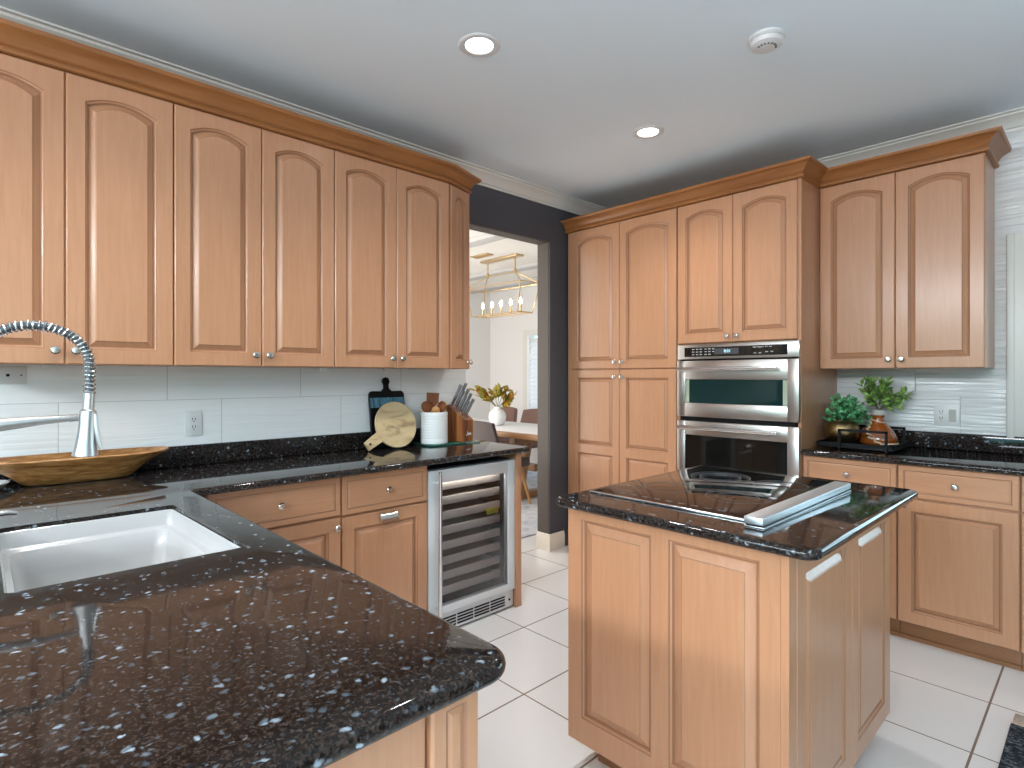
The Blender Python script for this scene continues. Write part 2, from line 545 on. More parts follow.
def sweep(bm, path, prof, up=Vector((0, 0, 1)), mi=0, cap=True):
    """mitred sweep: path of (x, y), profile of (out, z); out points to the right of travel"""
    P = [Vector((p[0], p[1], 0)) for p in path]
    rows = []
    for i, p in enumerate(P):
        d0 = (P[i] - P[i - 1]).normalized() if i > 0 else None
        d1 = (P[i + 1] - P[i]).normalized() if i < len(P) - 1 else None
        if d0 is None: d0 = d1
        if d1 is None: d1 = d0
        n0 = Vector((d0.y, -d0.x, 0)); n1 = Vector((d1.y, -d1.x, 0))
        n = (n0 + n1); n = n / max(0.2, n.length_squared) * 2
        rows.append([bm.verts.new(p + n * a + Vector((0, 0, z))) for a, z in prof])
    k = len(prof)
    for a, b in zip(rows, rows[1:]):
        for j in range(k):
            f = bm.faces.new((a[j], a[(j + 1) % k], b[(j + 1) % k], b[j])); f.material_index = mi
    if cap:
        bm.faces.new(rows[0][::-1]); bm.faces.new(rows[-1])


# ---------------------------------------------------------------- cabinet parts
class Face:
    """a vertical plane: origin at floor level of its left end seen from the front; u to the right, n outward"""
    def __init__(s, o, u, n):
        s.o = Vector(o); s.u = Vector(u).normalized(); s.n = Vector(n).normalized()
    def p(s, u, v, w): return s.o + s.u * u + Vector((0, 0, v)) + s.n * w
    def M(s):
        m = Matrix.Identity(4)
        z = Vector((0, 0, 1))
        for i in range(3):
            m[i][0] = s.u[i]; m[i][1] = z[i]; m[i][2] = s.n[i]; m[i][3] = s.o[i]
        return m


def loop_pts(u0, u1, v0, v1, rise, N=14):
    pts = [(u0, v0), (u1, v0)]
    for i in range(N + 1):
        t = i / N
        pts.append((u1 + (u0 - u1) * t, v1 - rise + rise * (1 - (2 * t - 1) ** 2)))
    return pts


def raised_panel(bm, F, u0, u1, v0, v1, w0, t, stile=0.058, rise=0.0, cells=None, prof='door'):
    """door slab from depth w0 to w0+t with one raised panel per cell"""
    e = 0.004
    N = 14 if rise else 2
    def add(pts, w): return [bm.verts.new(F.p(u, v, w)) for u, v in pts]
    def bridge(a, b, mi):
        k = len(a)
        for i in range(k):
            f = bm.faces.new((a[i], a[(i + 1) % k], b[(i + 1) % k], b[i])); f.material_index = mi
    base = loop_pts(u0, u1, v0, v1, 0, N)
    L0 = add(base, w0)
    f = bm.faces.new(L0[::-1])
    L1 = add(base, w0 + t - e); bridge(L0, L1, 0)
    L2 = add(loop_pts(u0 + e, u1 - e, v0 + e, v1 - e, 0, N), w0 + t); bridge(L1, L2, 0)
    cells = cells or [(v0, v1)]
    for ci, (c0, c1) in enumerate(cells):
        top = ci == len(cells) - 1
        a0 = c0 + (e if ci == 0 else 0); a1 = c1 - (e if top else 0)
        if len(cells) == 1: cur = L2
        else: cur = add(loop_pts(u0 + e, u1 - e, a0, a1, 0, N), w0 + t)
        b0 = c0 + (stile if ci == 0 else stile * 0.55); b1 = c1 - (stile if top else stile * 0.55)
        rs = rise if top else 0.0
        def lp(d, w): return add(loop_pts(u0 + stile + d, u1 - stile - d, b0 + d, b1 - d, rs, N), w0 + w)
        if prof == 'door':
            seq = ((0, t, 0), (0.003, t - 0.005, 1), (0.007, t - 0.008, 0), (0.010, t - 0.014, 1), (0.014, t - 0.014, 1), (0.017, t - 0.012, 0), (0.030, t - 0.003, 0), (0.032, t - 0.0015, 1), (0.034, t - 0.0005, 0))
        else:
            seq = ((0, t, 0), (0.002, t - 0.003, 1), (0.005, t - 0.004, 1), (0.012, t - 0.001, 0))
        for d, w, mi in seq:
            nx = lp(d, w); bridge(cur, nx, mi); cur = nx
        bm.faces.new(cur)


def knob_bm(F, u, v, w):
    bm = BM()
    T = Matrix.Translation(F.p(u, v, w)) @ F.n.to_track_quat('Z', 'Y').to_matrix().to_4x4()
    lathe(bm, (0, 0, 0), [(0.0, 0.0), (0.008, 0.0), (0.006, 0.004), (0.0055, 0.012), (0.011, 0.016), (0.0155, 0.020), (0.016, 0.024), (0.012, 0.029), (0.0, 0.031)], 18, T=T)
    return bm


def door(root, F, u0, u1, v0, v1, w=0.0, rise=0.0, knob=None, cells=None, name='door', stile=0.058, wood_='wood'):
    bm = BM(); raised_panel(bm, F, u0, u1, v0, v1, w, 0.021, stile, rise, cells)
    d = mk(name, bm, [wood_, 'glaze'], root, 0.35)
    if knob: mk('knob', knob_bm(F, knob[0], knob[1], w + 0.021), 'nickel', d)
    return d


def drawer(root, F, u0, u1, v0, v1, w=0.0, knob=True):
    bm = BM(); raised_panel(bm, F, u0, u1, v0, v1, w, 0.021, 0.024, 0.0, None, 'drawer')
    d = mk('drawer', bm, ['wood_h', 'glaze'], root, 0.35)
    if knob: mk('knob', knob_bm(F, (u0 + u1) / 2, (v0 + v1) / 2, w + 0.021), 'nickel', d)
    return d


YW, XW, ZC = 2.97, 4.03, 2.745
CT = 0.935

# ---------------------------------------------------------------- room shell
b = BM(); box(b, -3.6, 8.5, -3.6, 8.5, -0.1, 0.0)
struct('floor', b, 'floor', world_origin=True)
b = BM(); box(b, -3.45, XW + 0.15, -3.45, YW + 0.13, ZC, ZC + 0.1)
struct('ceiling', b, 'ceiling')
# left wall with the opening to the dining room
b = BM()
box(b, -3.45, 2.383, YW, YW + 0.13, 0, ZC)
box(b, 2.383, 3.22, YW, YW + 0.13, 2.385, ZC)
box(b, 3.22, XW + 0.15, YW, YW + 0.13, 0, ZC)
struct('wall_left', b, 'charcoal')
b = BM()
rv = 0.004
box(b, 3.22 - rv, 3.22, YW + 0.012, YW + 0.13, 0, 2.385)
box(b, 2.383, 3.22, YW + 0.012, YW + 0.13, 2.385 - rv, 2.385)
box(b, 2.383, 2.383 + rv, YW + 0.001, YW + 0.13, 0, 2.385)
struct('trim_1', b, 'greige')  # doorway reveal faces in a browner tone than the charcoal wall
b = BM(); box(b, -0.75, 2.383, YW - 0.008, YW, 0.9, 1.40)
struct('wall_backsplash', b, 'tile_left', world_origin=True)
# right wall with a window over the counter
W0, W1, WZ0, WZ1 = -1.30, 0.295, 1.035, 2.02
b = BM()
box(b, XW, XW + 0.15, W1, YW, 0, ZC); box(b, XW, XW + 0.15, -3.45, W0, 0, ZC)
box(b, XW, XW + 0.15, W0, W1, 0, WZ0); box(b, XW, XW + 0.15, W0, W1, WZ1, ZC)
struct('wall_right', b, 'tile_right', world_origin=True)
b = BM()
cp = [(0.0, 0.0), (0.012, 0.0), (0.014, 0.012), (0.018, 0.02), (0.016, 0.05), (0.022, 0.06), (0.024, 0.075), (0.03, 0.08), (0.03, 0.088), (0.0, 0.088)]
def casing_bar(bm, y0, y1, z0, z1, vert, flip):
    steps = ((0.0, 1.0, 0.014), (0.15, 0.85, 0.018), (0.62, 0.97, 0.026))
    for a, c, d in steps:
        if flip: a, c = 1 - c, 1 - a
        if vert: rbox(bm, XW - d, XW + 0.002, y0 + (y1 - y0) * a, y0 + (y1 - y0) * c, z0, z1, 0.003)
        else: rbox(bm, XW - d, XW + 0.002, y0, y1, z0 + (z1 - z0) * a, z0 + (z1 - z0) * c, 0.003)
casing_bar(b, W1, W1 + 0.088, 1.02, WZ1 + 0.088, True, False)
casing_bar(b, W0 - 0.088, W0, 1.02, WZ1 + 0.088, True, True)
casing_bar(b, W0 + 0.0005, W1 - 0.0005, WZ1, WZ1 + 0.0875, False, False)
box(b, XW - 0.003, XW + 0.148, W1 - 0.012, W1 - 0.001, WZ0, WZ1); box(b, XW - 0.003, XW + 0.148, W0 + 0.001, W0 + 0.012, WZ0, WZ1)
box(b, XW - 0.003, XW + 0.148, W0 + 0.012, W1 - 0.012, WZ1 - 0.012, WZ1 - 0.001); box(b, XW - 0.003, XW + 0.148, W0 + 0.012, W1 - 0.012, WZ0 + 0.001, WZ0 + 0.012)
w1 = struct('window_1', b, 'white_paint')
b = BM()
for y0, y1 in ((W0 + 0.012, W0 + 0.05), (W1 - 0.05, W1 - 0.012), (-0.52, -0.48)): box(b, XW + 0.07, XW + 0.11, y0, y1, WZ0 + 0.012, WZ1 - 0.012)
for z0, z1 in ((WZ0 + 0.012, WZ0 + 0.05), (WZ1 - 0.05, WZ1 - 0.012)): box(b, XW + 0.07, XW + 0.11, W0 + 0.012, W1 - 0.012, z0, z1)
mk('sash', b, 'white_paint', w1)
b = BM(); box(b, XW + 0.088, XW + 0.092, W0 + 0.04, W1 - 0.04, WZ0 + 0.04, WZ1 - 0.04)
mk('pane', b, 'clear_glass', w1)
# walls behind the camera, with wide windows
def rear_wall(name, wname, along, pos, out, a0, a1, o0, o1, z0, z1):
    bm = BM()
    lo, hi = sorted((pos, pos + out * 0.15))
    def bx(b_, p0, p1, q0, q1, l=lo, h_=hi):
        if along == 'y': box(b_, l, h_, p0, p1, q0, q1)
        else: box(b_, p0, p1, l, h_, q0, q1)
    bx(bm, a0, o0, 0, ZC); bx(bm, o1, a1, 0, ZC); bx(bm, o0, o1, 0, z0); bx(bm, o0, o1, z1, ZC)
    struct(name, bm, 'rear_paint')
    bm = BM()
    l2, h2 = (lo + 0.04, hi - 0.04)
    bx(bm, o0, o0 + 0.06, z0, z1, l2, h2); bx(bm, o1 - 0.06, o1, z0, z1, l2, h2)
    bx(bm, o0, o1, z0, z0 + 0.06, l2, h2); bx(bm, o0, o1, z1 - 0.06, z1, l2, h2)
    n = 3
    for i in range(1, n):
        c = o0 + (o1 - o0) * i / n; bx(bm, c - 0.04, c + 0.04, z0, z1, l2, h2)
    struct(wname, bm, 'white_paint')
rear_wall('wall_rear', 'window_2', 'y', -3.3, -1, -3.45, YW, -1.9, 2.5, 0.25, 2.4)
rear_wall('wall_side', 'window_3', 'x', -3.3, -1, -3.3, XW, -1.9, 0.6, 0.25, 2.4)
# white crown moulding at the ceiling
wc = [(0.0, -0.088), (0.010, -0.088), (0.013, -0.076), (0.022, -0.072), (0.034, -0.050), (0.060, -0.026), (0.072, -0.020), (0.076, -0.010), (0.092, -0.008), (0.092, 0.0), (0.0, 0.0)]
wc = [(a, ZC + z) for a, z in wc]
b = BM(); sweep(b, [(-3.2, YW), (XW, YW)], wc); struct('trim_2', b, 'white_paint')
b = BM(); sweep(b, [(XW, YW), (XW, -3.2)], wc); struct('trim_3', b, 'white_paint')
# baseboard round the end of the charcoal wall
bp = [(0.0, 0.0), (0.016, 0.0), (0.016, 0.105), (0.012, 0.112), (0.010, 0.125), (0.005, 0.130), (0.0, 0.130)]
b = BM(); sweep(b, [(3.216, YW + 0.13), (3.216, YW), (3.375, YW)], bp); struct('baseboard_left', b, 'base_cream')

# ---------------------------------------------------------------- dining room shell
DX, DY = 6.3, 7.18
b = BM()
wy0, wy1, wz0, wz1 = 4.7, 6.30, 0.35, 2.0
box(b, DX, DX + 0.15, 3.1, wy0, 0, 3.0); box(b, DX, DX + 0.15, wy1, DY, 0, 3.0)
box(b, DX, DX + 0.15, wy0, wy1, 0, wz0); box(b, DX, DX + 0.15, wy0, wy1, wz1, 3.0)
struct('wall_dining_far', b, 'dining_wall')
b = BM(); box(b, 2.0, DX + 0.15, DY, DY + 0.15, 0, 3.0); struct('wall_dining_left', b, 'dining_wall')
b = BM(); box(b, XW + 0.15, DX + 0.15, 2.95, 3.1, 0, 3.0); struct('wall_dining_right', b, 'dining_wall')
b = BM(); box(b, 1.85, 2.0, 3.1, DY + 0.15, 0, 3.0); struct('wall_dining_near', b, 'dining_wall')
b = BM(); box(b, 2.0, DX + 0.15, 3.1, DY, ZC, ZC + 0.1); struct('ceiling_dining', b, 'dining_ceiling')
for i, x in enumerate((3.62, 4.95, 5.75)):
    b = BM(); rbox(b, x, x + 0.16, 3.1, DY, ZC - 0.05, ZC, 0.004)
    struct('trim_%d' % (4 + i), b, 'dining_beam')  # beams in a darker grey than the dining ceiling
b = BM()
box(b, DX - 0.02, DX + 0.15, wy1 - 0.02, wy1 + 0.07, wz0 - 0.07, wz1 + 0.07)
box(b, DX - 0.02, DX + 0.15, wy0 - 0.07, wy0 + 0.02, wz0 - 0.07, wz1 + 0.07)
box(b, DX - 0.018, DX + 0.148, wy0 + 0.02, wy1 - 0.02, wz1 - 0.02, wz1 + 0.068)
box(b, DX - 0.018, DX + 0.148, wy0 + 0.02, wy1 - 0.02, wz0 - 0.068, wz0 + 0.02)
box(b, DX - 0.015, DX + 0.03, 5.48, 5.54, wz0, wz1)
w4 = struct('window_4', b, 'white_paint')
b = BM()
for y0, y1 in ((4.72, 5.48), (5.54, 6.28)):
    z = wz0 + 0.06
    while z < wz1 - 0.05:
        T = Matrix.Translation((DX + 0.01, 0, z)) @ Matrix.Rotation(math.radians(-58), 4, 'Y')
        box(b, -0.042, 0.042, y0 + 0.04, y1, -0.004, 0.004, 0, T); z += 0.068
    box(b, DX - 0.02, DX + 0.03, y1 - 0.05, y1, wz0 + 0.02, wz1 - 0.02)
mk('shutter', b, 'glow_white', w4)

# ---------------------------------------------------------------- left wall cabinets (wall units)
ZB, ZT = 1.393, 2.473
YU = 2.65
GU = 'wall cabinets along the left wall'
def wall_cab(x0, x1, label, knob_u):
    r = thing('wall_cabinet', ((x0 + x1) / 2, YU + 0.16, ZB), label, 'cabinet', GU)
    bm = BM(); box(bm, x0 + 0.0005, x1 - 0.0005, YU + 0.022, YW - 0.009, ZB, ZT + 0.012)
    mk('body', bm, 'wood', r)
    F = Face((x0, YU + 0.021, 0), (1, 0, 0), (0, -1, 0))
    w = (x1 - x0); h = w / 2
    door(r, F, 0.002, h - 0.0015, ZB, ZT, 0, 0.032, (h - 0.03, ZB + 0.052))
    door(r, F, h + 0.0015, w - 0.002, ZB, ZT, 0, 0.032, (h + 0.03, ZB + 0.052))
    return r
def puck(root, x, y):
    bm = BM(); rbox(bm, x - 0.02, x + 0.02, y - 0.012, y + 0.012, ZB - 0.014, ZB - 0.0002, 0.003)
    mk('puck_light', bm, 'white', root)
w0_ = wall_cab(-0.11, 0.596, 'wooden double-door wall cabinet nearest the camera, above the long carved bowl', 0)
puck(w0_, 0.20, 2.76)
wm_ = wall_cab(0.596, 1.30, 'wooden double-door wall cabinet in the middle of the left wall run, above the single outlet', 0)
puck(wm_, 1.262, 2.70)
wr_ = wall_cab(1.30, 2.01, 'wooden double-door wall cabinet above the cutting boards and white crock', 0)
puck(wr_, 1.66, 2.76)
r = thing('corner_cabinet', (2.13, 2.82, ZB), 'narrow angled wooden end cabinet beside the opening to the dining room', 'cabinet')
A_ = Vector((2.01, YU + 0.021, 0)); B_ = Vector((2.216, 2.742, 0))
bm = BM()
outl = [(2.0105, YU + 0.024), (2.213, 2.744), (2.215, YW - 0.009), (2.0105, YW - 0.009)]
lo = [bm.verts.new((x, y, ZB)) for x, y in outl]; hi = [bm.verts.new((x, y, ZT + 0.012)) for x, y in outl]
bm.faces.new(lo[::-1]); bm.faces.new(hi)
for i in range(4): bm.faces.new((lo[i], lo[(i + 1) % 4], hi[(i + 1) % 4], hi[i]))
mk('body', bm, 'wood', r)
u_ = (B_ - A_).normalized(); n_ = Vector((u_.y, -u_.x, 0))
F = Face(A_, u_, n_); L_ = (B_ - A_).length
door(r, F, 0.008, L_ - 0.002, ZB, ZT, 0.0, 0.032, (L_ - 0.022, ZB + 0.042), stile=0.05)

# wooden crown on the wall units
def crown_prof(z):
    return [(0.0, z), (0.012, z), (0.020, z + 0.004), (0.022, z + 0.011), (0.020, z + 0.018), (0.009, z + 0.021), (0.009, z + 0.027), (0.016, z + 0.031), (0.022, z + 0.040), (0.034, z + 0.058), (0.052, z + 0.068), (0.060, z + 0.073), (0.066, z + 0.075), (0.070, z + 0.080), (0.072, z + 0.090), (0.0, z + 0.090)]
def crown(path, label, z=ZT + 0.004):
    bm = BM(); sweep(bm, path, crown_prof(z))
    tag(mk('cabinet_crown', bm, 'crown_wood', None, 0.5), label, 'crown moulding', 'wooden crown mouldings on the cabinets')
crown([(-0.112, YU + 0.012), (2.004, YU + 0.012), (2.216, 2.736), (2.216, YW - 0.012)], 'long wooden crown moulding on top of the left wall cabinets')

# ---------------------------------------------------------------- countertops
def rounded(poly, radii, seg=8):
    out = []; n = len(poly)
    for i in range(n):
        p = Vector(poly[i]); a = Vector(poly[i - 1]); c = Vector(poly[(i + 1) % n]); r = radii[i]
        if r <= 0: out.append(p); continue
        d0 = (a - p).normalized(); d1 = (c - p).normalized()
        ang = d0.angle(d1); t = r / math.tan(ang / 2)
        p0 = p + d0 * t; p1 = p + d1 * t
        cen = p + (d0 + d1).normalized() * (r / math.sin(ang / 2))
        a0 = p0 - cen; a1 = p1 - cen
        th = a0.angle_signed(a1)
        for k in range(seg + 1):
            an = -th * k / seg
            out.append(cen + Vector((a0.x * math.cos(an) - a0.y * math.sin(an), a0.x * math.sin(an) + a0.y * math.cos(an))))
    return out


def inset(pts, d):
    out = []; n = len(pts)
    for i in range(n):
        e0 = (pts[i] - pts[i - 1]); e1 = (pts[(i + 1) % n] - pts[i])
        e0 = e0.normalized(); e1 = e1.normalized()
        n0 = Vector((-e0.y, e0.x)); n1 = Vector((-e1.y, e1.x))
        m = n0 + n1; m = m / max(0.3, m.length_squared) * 2
        out.append(pts[i] + m * d)
    return out


def slab(outline, z0, z1, hole=None, r=0.0145):
    """outline counter-clockwise list of 2-D vectors; rounded edge"""
    bm = BM()
    rings = []
    K = 5
    for k in range(K + 1):
        a = PI / 2 * k / K
        rings.append((r - r * math.sin(a), z0 + r - r * math.cos(a)))
    for k in range(K + 1):
        a = PI / 2 * k / K
        rings.append((r - r * math.cos(a), z1 - r + r * math.sin(a)))
    vs = [[bm.verts.new((p.x, p.y, z)) for p in inset(outline, d)] for d, z in rings]
    n = len(outline)
    for a, c in zip(vs, vs[1:]):
        for i in range(n): bm.faces.new((a[i], a[(i + 1) % n], c[(i + 1) % n], c[i]))
    if hole:
        h1 = [bm.verts.new((p.x, p.y, z1)) for p in hole]; h0 = [bm.verts.new((p.x, p.y, z0)) for p in hole]
        m = len(hole)
        for i in range(m): bm.faces.new((h1[i], h1[(i + 1) % m], h0[(i + 1) % m], h0[i]))
        for loop, hl in ((vs[-1], h1), (vs[0], h0)):
            ed = []
            for q in (loop, hl):
                k = len(q)
                for i in range(k):
                    x = bm.edges.get((q[i], q[(i + 1) % k])) or bm.edges.new((q[i], q[(i + 1) % k]))
                    ed.append(x)
            bmesh.ops.triangle_fill(bm, use_beauty=True, use_dissolve=False, edges=ed)
    else:
        bm.faces.new(vs[-1]); bm.faces.new(vs[0][::-1])
    return bm


V2 = Vector
SX0, SY0, SY1 = 0.040, 1.447, 2.078
SINK = [Vector(p) for p in ((SX0, SY0), (0.486, SY0), (0.464, SY1), (SX0, SY1))]
def dens(p, q, n=6): return [Vector(p) + (Vector(q) - Vector(p)) * i / n for i in range(n)]
poly = [(-0.35, 0.604), (0.592, 0.604), (0.580, 2.302), (2.372, 2.335), (2.375, 2.958), (-0.75, 2.958), (-0.75, 2.35), (-0.35, 2.35)]
out_l = rounded([V2(p) for p in poly], [0.02, 0.055, 0.012, 0.02, 0.005, 0.005, 0.01, 0.01])
hole = rounded(SINK, [0.014] * 4)
root = tag(mk('granite_countertop', slab(out_l, CT - 0.030, CT, hole), 'granite', None, 0.5),
           'long L-shaped black granite countertop around the white sink', 'countertop', 'black granite countertops')
bm = BM(); rbox(bm, -0.75, 2.365, YW - 0.030, YW - 0.009, CT, 1.028, 0.003)
mk('backsplash_upstand', bm, 'granite', root)
poly = [(3.385, -1.3), (XW - 0.002, -1.3), (XW - 0.002, 1.203), (3.385, 1.203)]
root = tag(mk('granite_countertop', slab(rounded([V2(p) for p in poly], [0.01, 0.005, 0.005, 0.005]), CT - 0.030, CT), 'granite', None, 0.5),
           'black granite countertop along the right wall under the plants', 'countertop', 'black granite countertops')
bm = BM(); rbox(bm, XW - 0.024, XW - 0.003, -1.3, 1.203, CT, 1.028, 0.003)
mk('backsplash_upstand', bm, 'granite', root)
IX0, IX1, IY0, IY1 = 1.438, 2.505, 0.474, 1.322
poly = [(IX0, IY0), (IX1, IY0), (IX1, IY1), (IX0, IY1)]
tag(mk('granite_countertop', slab(rounded([V2(p) for p in poly], [0.045] * 4), CT - 0.030, CT), 'granite', None, 0.5),
    'black granite countertop on the kitchen island, holding the cooktop', 'countertop', 'black granite countertops')

# ---------------------------------------------------------------- undermount sink
bm = BM()
def rloop(d, z): return [bm.verts.new((p.x, p.y, z)) for p in rounded(inset(SINK, d), [0.014 + d * 0.6] * 4)]
seq = [(0.0006, CT - 0.031), (0.0006, CT - 0.014), (0.003, CT - 0.012), (0.007, CT - 0.016), (0.008, CT - 0.055), (0.012, CT - 0.061), (0.022, CT - 0.063), (0.027, CT - 0.069), (0.034, CT - 0.13), (0.045, CT - 0.235), (0.065, CT - 0.258), (0.10, CT - 0.262)]
ls = [rloop(d, z) for d, z in seq]
for a, c in zip(ls, ls[1:]):
    k = len(a)
    for i in range(k): bm.faces.new((a[i], a[(i + 1) % k], c[(i + 1) % k], c[i]))
bm.faces.new(ls[-1])
sink = tag(mk('kitchen_sink', bm, 'porcelain', None, 0.9), 'white undermount sink set into the black granite peninsula', 'sink')
bm = BM(); lathe(bm, (0.26, 1.8, CT - 0.2615), [(0.0, 0.004), (0.03, 0.004), (0.042, 0.003), (0.046, 0.0)], 24)
mk('drain', bm, 'steel', sink)

# faucet with spring neck
FY = 1.865; FX = 0.0; HX = 0.2125
fa = thing('spring_faucet', (FX, FY, CT), 'steel pull-down faucet with a coiled spring neck arching over the sink', 'faucet')
bm = BM(); lathe(bm, (FX, FY, CT), [(0, 0), (0.030, 0), (0.030, 0.006), (0.025, 0.012), (0.024, 0.11), (0.021, 0.12), (0.014, 0.13), (0.013, 0.40), (0.0, 0.40)], 24)
mk('stem', bm, 'steel', fa)
# arch centre line
HT = HX + 0.009
cz = 1.384; cxm = (FX + HT) / 2; rx = (HT - FX) / 2; rz = 0.094
arc = [(HT, FY, 1.30)]
arc += [(cxm + rx * math.cos(a), FY, cz + rz * math.sin(a)) for a in [PI * i / 40 for i in range(41)]]
arc += [(FX, FY, 1.33)]
bm = BM(); tube(bm, arc, 0.0098, 12); mk('hose', bm, 'hose', fa)
# helix along the arch
P = [Vector(p) for p in arc]
seglen = [0.0]
for a, c in zip(P, P[1:]): seglen.append(seglen[-1] + (c - a).length)
total = seglen[-1]
def at(s):
    for i in range(len(P) - 1):
        if s <= seglen[i + 1]:
            t = (s - seglen[i]) / max(1e-9, seglen[i + 1] - seglen[i])
            return P[i].lerp(P[i + 1], t), (P[i + 1] - P[i]).normalized()
    return P[-1], (P[-1] - P[-2]).normalized()
pts = []; turns = 42; ph = 0.0
steps = turns * 14
for i in range(steps + 1):
    s = total * i / steps
    p, d = at(s)
    yv = Vector((0, 1, 0)); xv = d.cross(yv).normalized()
    an = 2 * PI * turns * i / steps
    pts.append(p + (xv * math.cos(an) + yv * math.sin(an)) * 0.0126)
bm = BM(); tube(bm, pts, 0.0024, 6); mk('spring_coil', bm, 'steel_light', fa)
bm = BM()
TH = Matrix.Translation((HX, FY, 1.14)) @ Matrix.Rotation(0.055, 4, 'Y') @ Matrix.Translation((0, 0, -1.14))
lathe(bm, (0, 0, 0), [(0.0, 1.305), (0.0125, 1.305), (0.0130, 1.262), (0.0185, 1.258), (0.0190, 1.235), (0.0200, 1.205), (0.0235, 1.172), (0.0285, 1.146), (0.0290, 1.140), (0.024, 1.138), (0.0, 1.138)], 28, T=TH)
sh = mk('spray_head', bm, 'steel', fa)
bm = BM(); tube(bm, [(HX + 0.020, FY - 0.010, 1.25), (HX + 0.022, FY - 0.014, 1.21), (HX + 0.027, FY - 0.018, 1.172), (HX + 0.032, FY - 0.020, 1.156)], [0.005, 0.006, 0.006, 0.004], 8)
mk('spray_lever', bm, 'steel', sh)
bm = BM()
tube(bm, [(FX + 0.010, FY, 1.230), (FX + 0.05, FY, 1.231), (FX + 0.12, FY, 1.237), (HX - 0.03, FY, 1.2405)], [0.017, 0.016, 0.0115, 0.0085], 14)
cyl(bm, (HX - 0.033, FY, 1.2405), (HX - 0.015, FY, 1.2405), 0.0105, 0.0085, 14)
mk('docking_arm', bm, 'steel', fa)
bm = BM(); cyl(bm, (FX - 0.005, FY - 0.02, 1.0), (FX - 0.005, FY - 0.055, 1.0), 0.014, 0.013, 14); tube(bm, [(FX - 0.005, FY - 0.05, 1.0), (FX - 0.05, FY - 0.08, 1.04), (FX - 0.08, FY - 0.10, 1.07)], [0.007, 0.006, 0.005], 8)
mk('handle', bm, 'steel', fa)
sd = thing('soap_dispenser', (-0.035, 2.135, CT), 'small steel soap dispenser spout reaching over the far sink rim', 'soap dispenser')
bm = BM(); lathe(bm, (-0.035, 2.135, CT), [(0, 0), (0.022, 0), (0.022, 0.006), (0.012, 0.010), (0.011, 0.03), (0.0, 0.032)], 20); mk('base', bm, 'steel', sd)
bm = BM(); tube(bm, [(-0.035, 2.135, CT + 0.026), (0.0, 2.135, CT + 0.030), (0.07, 2.137, CT + 0.030), (0.088, 2.138, CT + 0.026)], [0.009, 0.009, 0.008, 0.006], 12); mk('spout', bm, 'steel_light', sd)

# ---------------------------------------------------------------- base cabinets, left run and peninsula
def base_cab(name, label, F, w, depth, doors, drw, group=None, top=CT - 0.031, extra=None):
    o = F.p(w / 2, 0, -depth / 2)
    r = thing(name, (o.x, o.y, 0), label, 'cabinet', group)
    T = F.M()
    bm = BM(); box(bm, 0.0005, w - 0.0005, 0.10, top, -depth, -0.001, 0, T); mk('body', bm, 'wood', r)
    bm = BM(); box(bm, 0.0005, w - 0.0005, 0.0, 0.10, -depth, -0.045, 0, T)
    tube_p = [F.p(0.001, 0.0, -0.03)]
    box(bm, 0.0005, w - 0.0005, 0.0, 0.02, -0.045, -0.033, 0, T)
    mk('toe_kick', bm, 'toe', r)
    for d in drw: drawer(r, F, *d)
    for d in doors: door(r, F, d[0], d[1], d[2], d[3], 0, 0, d[4])
    return r
FL = Face((0.0, 2.406, 0), (1, 0, 0), (0, -1, 0))
def FLx(x): return Face((x, 2.406, 0), (1, 0, 0), (0, -1, 0))
GB = 'base cabinets under the left countertop'
base_cab('base_cabinet', 'wooden base cabinet in the inner corner with one drawer above a door', FLx(0.645), 0.557, 0.54,
         [(0.006, 0.554, 0.105, 0.713, (0.53, 0.668))], [(0.006, 0.554, 0.722, 0.896)], GB)
r = base_cab('base_cabinet', 'wooden base cabinet left of the wine cooler with a silver cup pull', FLx(1.203), 0.470, 0.54,
             [(0.003, 0.467, 0.105, 0.709, None)], [(0.003, 0.467, 0.718, 0.896)], GB)
# cup pull on its front
bm = BM(); F = FLx(1.203)
T = Matrix.Translation(F.p(0.235, 0.678, 0.021)) @ Matrix(((1, 0, 0, 0), (0, 0, -1, 0), (0, 1, 0, 0), (0, 0, 0, 1)))
def cup(bm, w, h, d):
    n = 8; rows = []
    for i in range(n + 1):
        a = PI / 2 * i / n
        rows.append([T @ Vector((x, h / 2 - h * (1 - math.cos(a)) , 0.002 + d * math.sin(a))) for x in (-w / 2, w / 2)])
    t2 = []
    for q in rows: t2.append([bm.verts.new(v) for v in q])
    for a, c in zip(t2, t2[1:]): bm.faces.new((a[0], a[1], c[1], c[0]))
    for side in (0, 1):
        bm.faces.new([q[side] for q in t2] + [bm.verts.new(T @ Vector(((-w / 2, w / 2)[side], -h / 2, 0.0)))])
cup(bm, 0.095, 0.042, 0.026)
pull = [c for c in r.children if c.name.startswith('door')][0]
mk('cup_pull', bm, 'nickel', pull)
bm = BM(); rbox(bm, 2.289, 2.334, 2.380, YW - 0.031, 0.0, CT - 0.031, 0.003)
tag(mk('end_panel', bm, 'wood'), 'tall wooden end panel right of the wine cooler', 'panel')

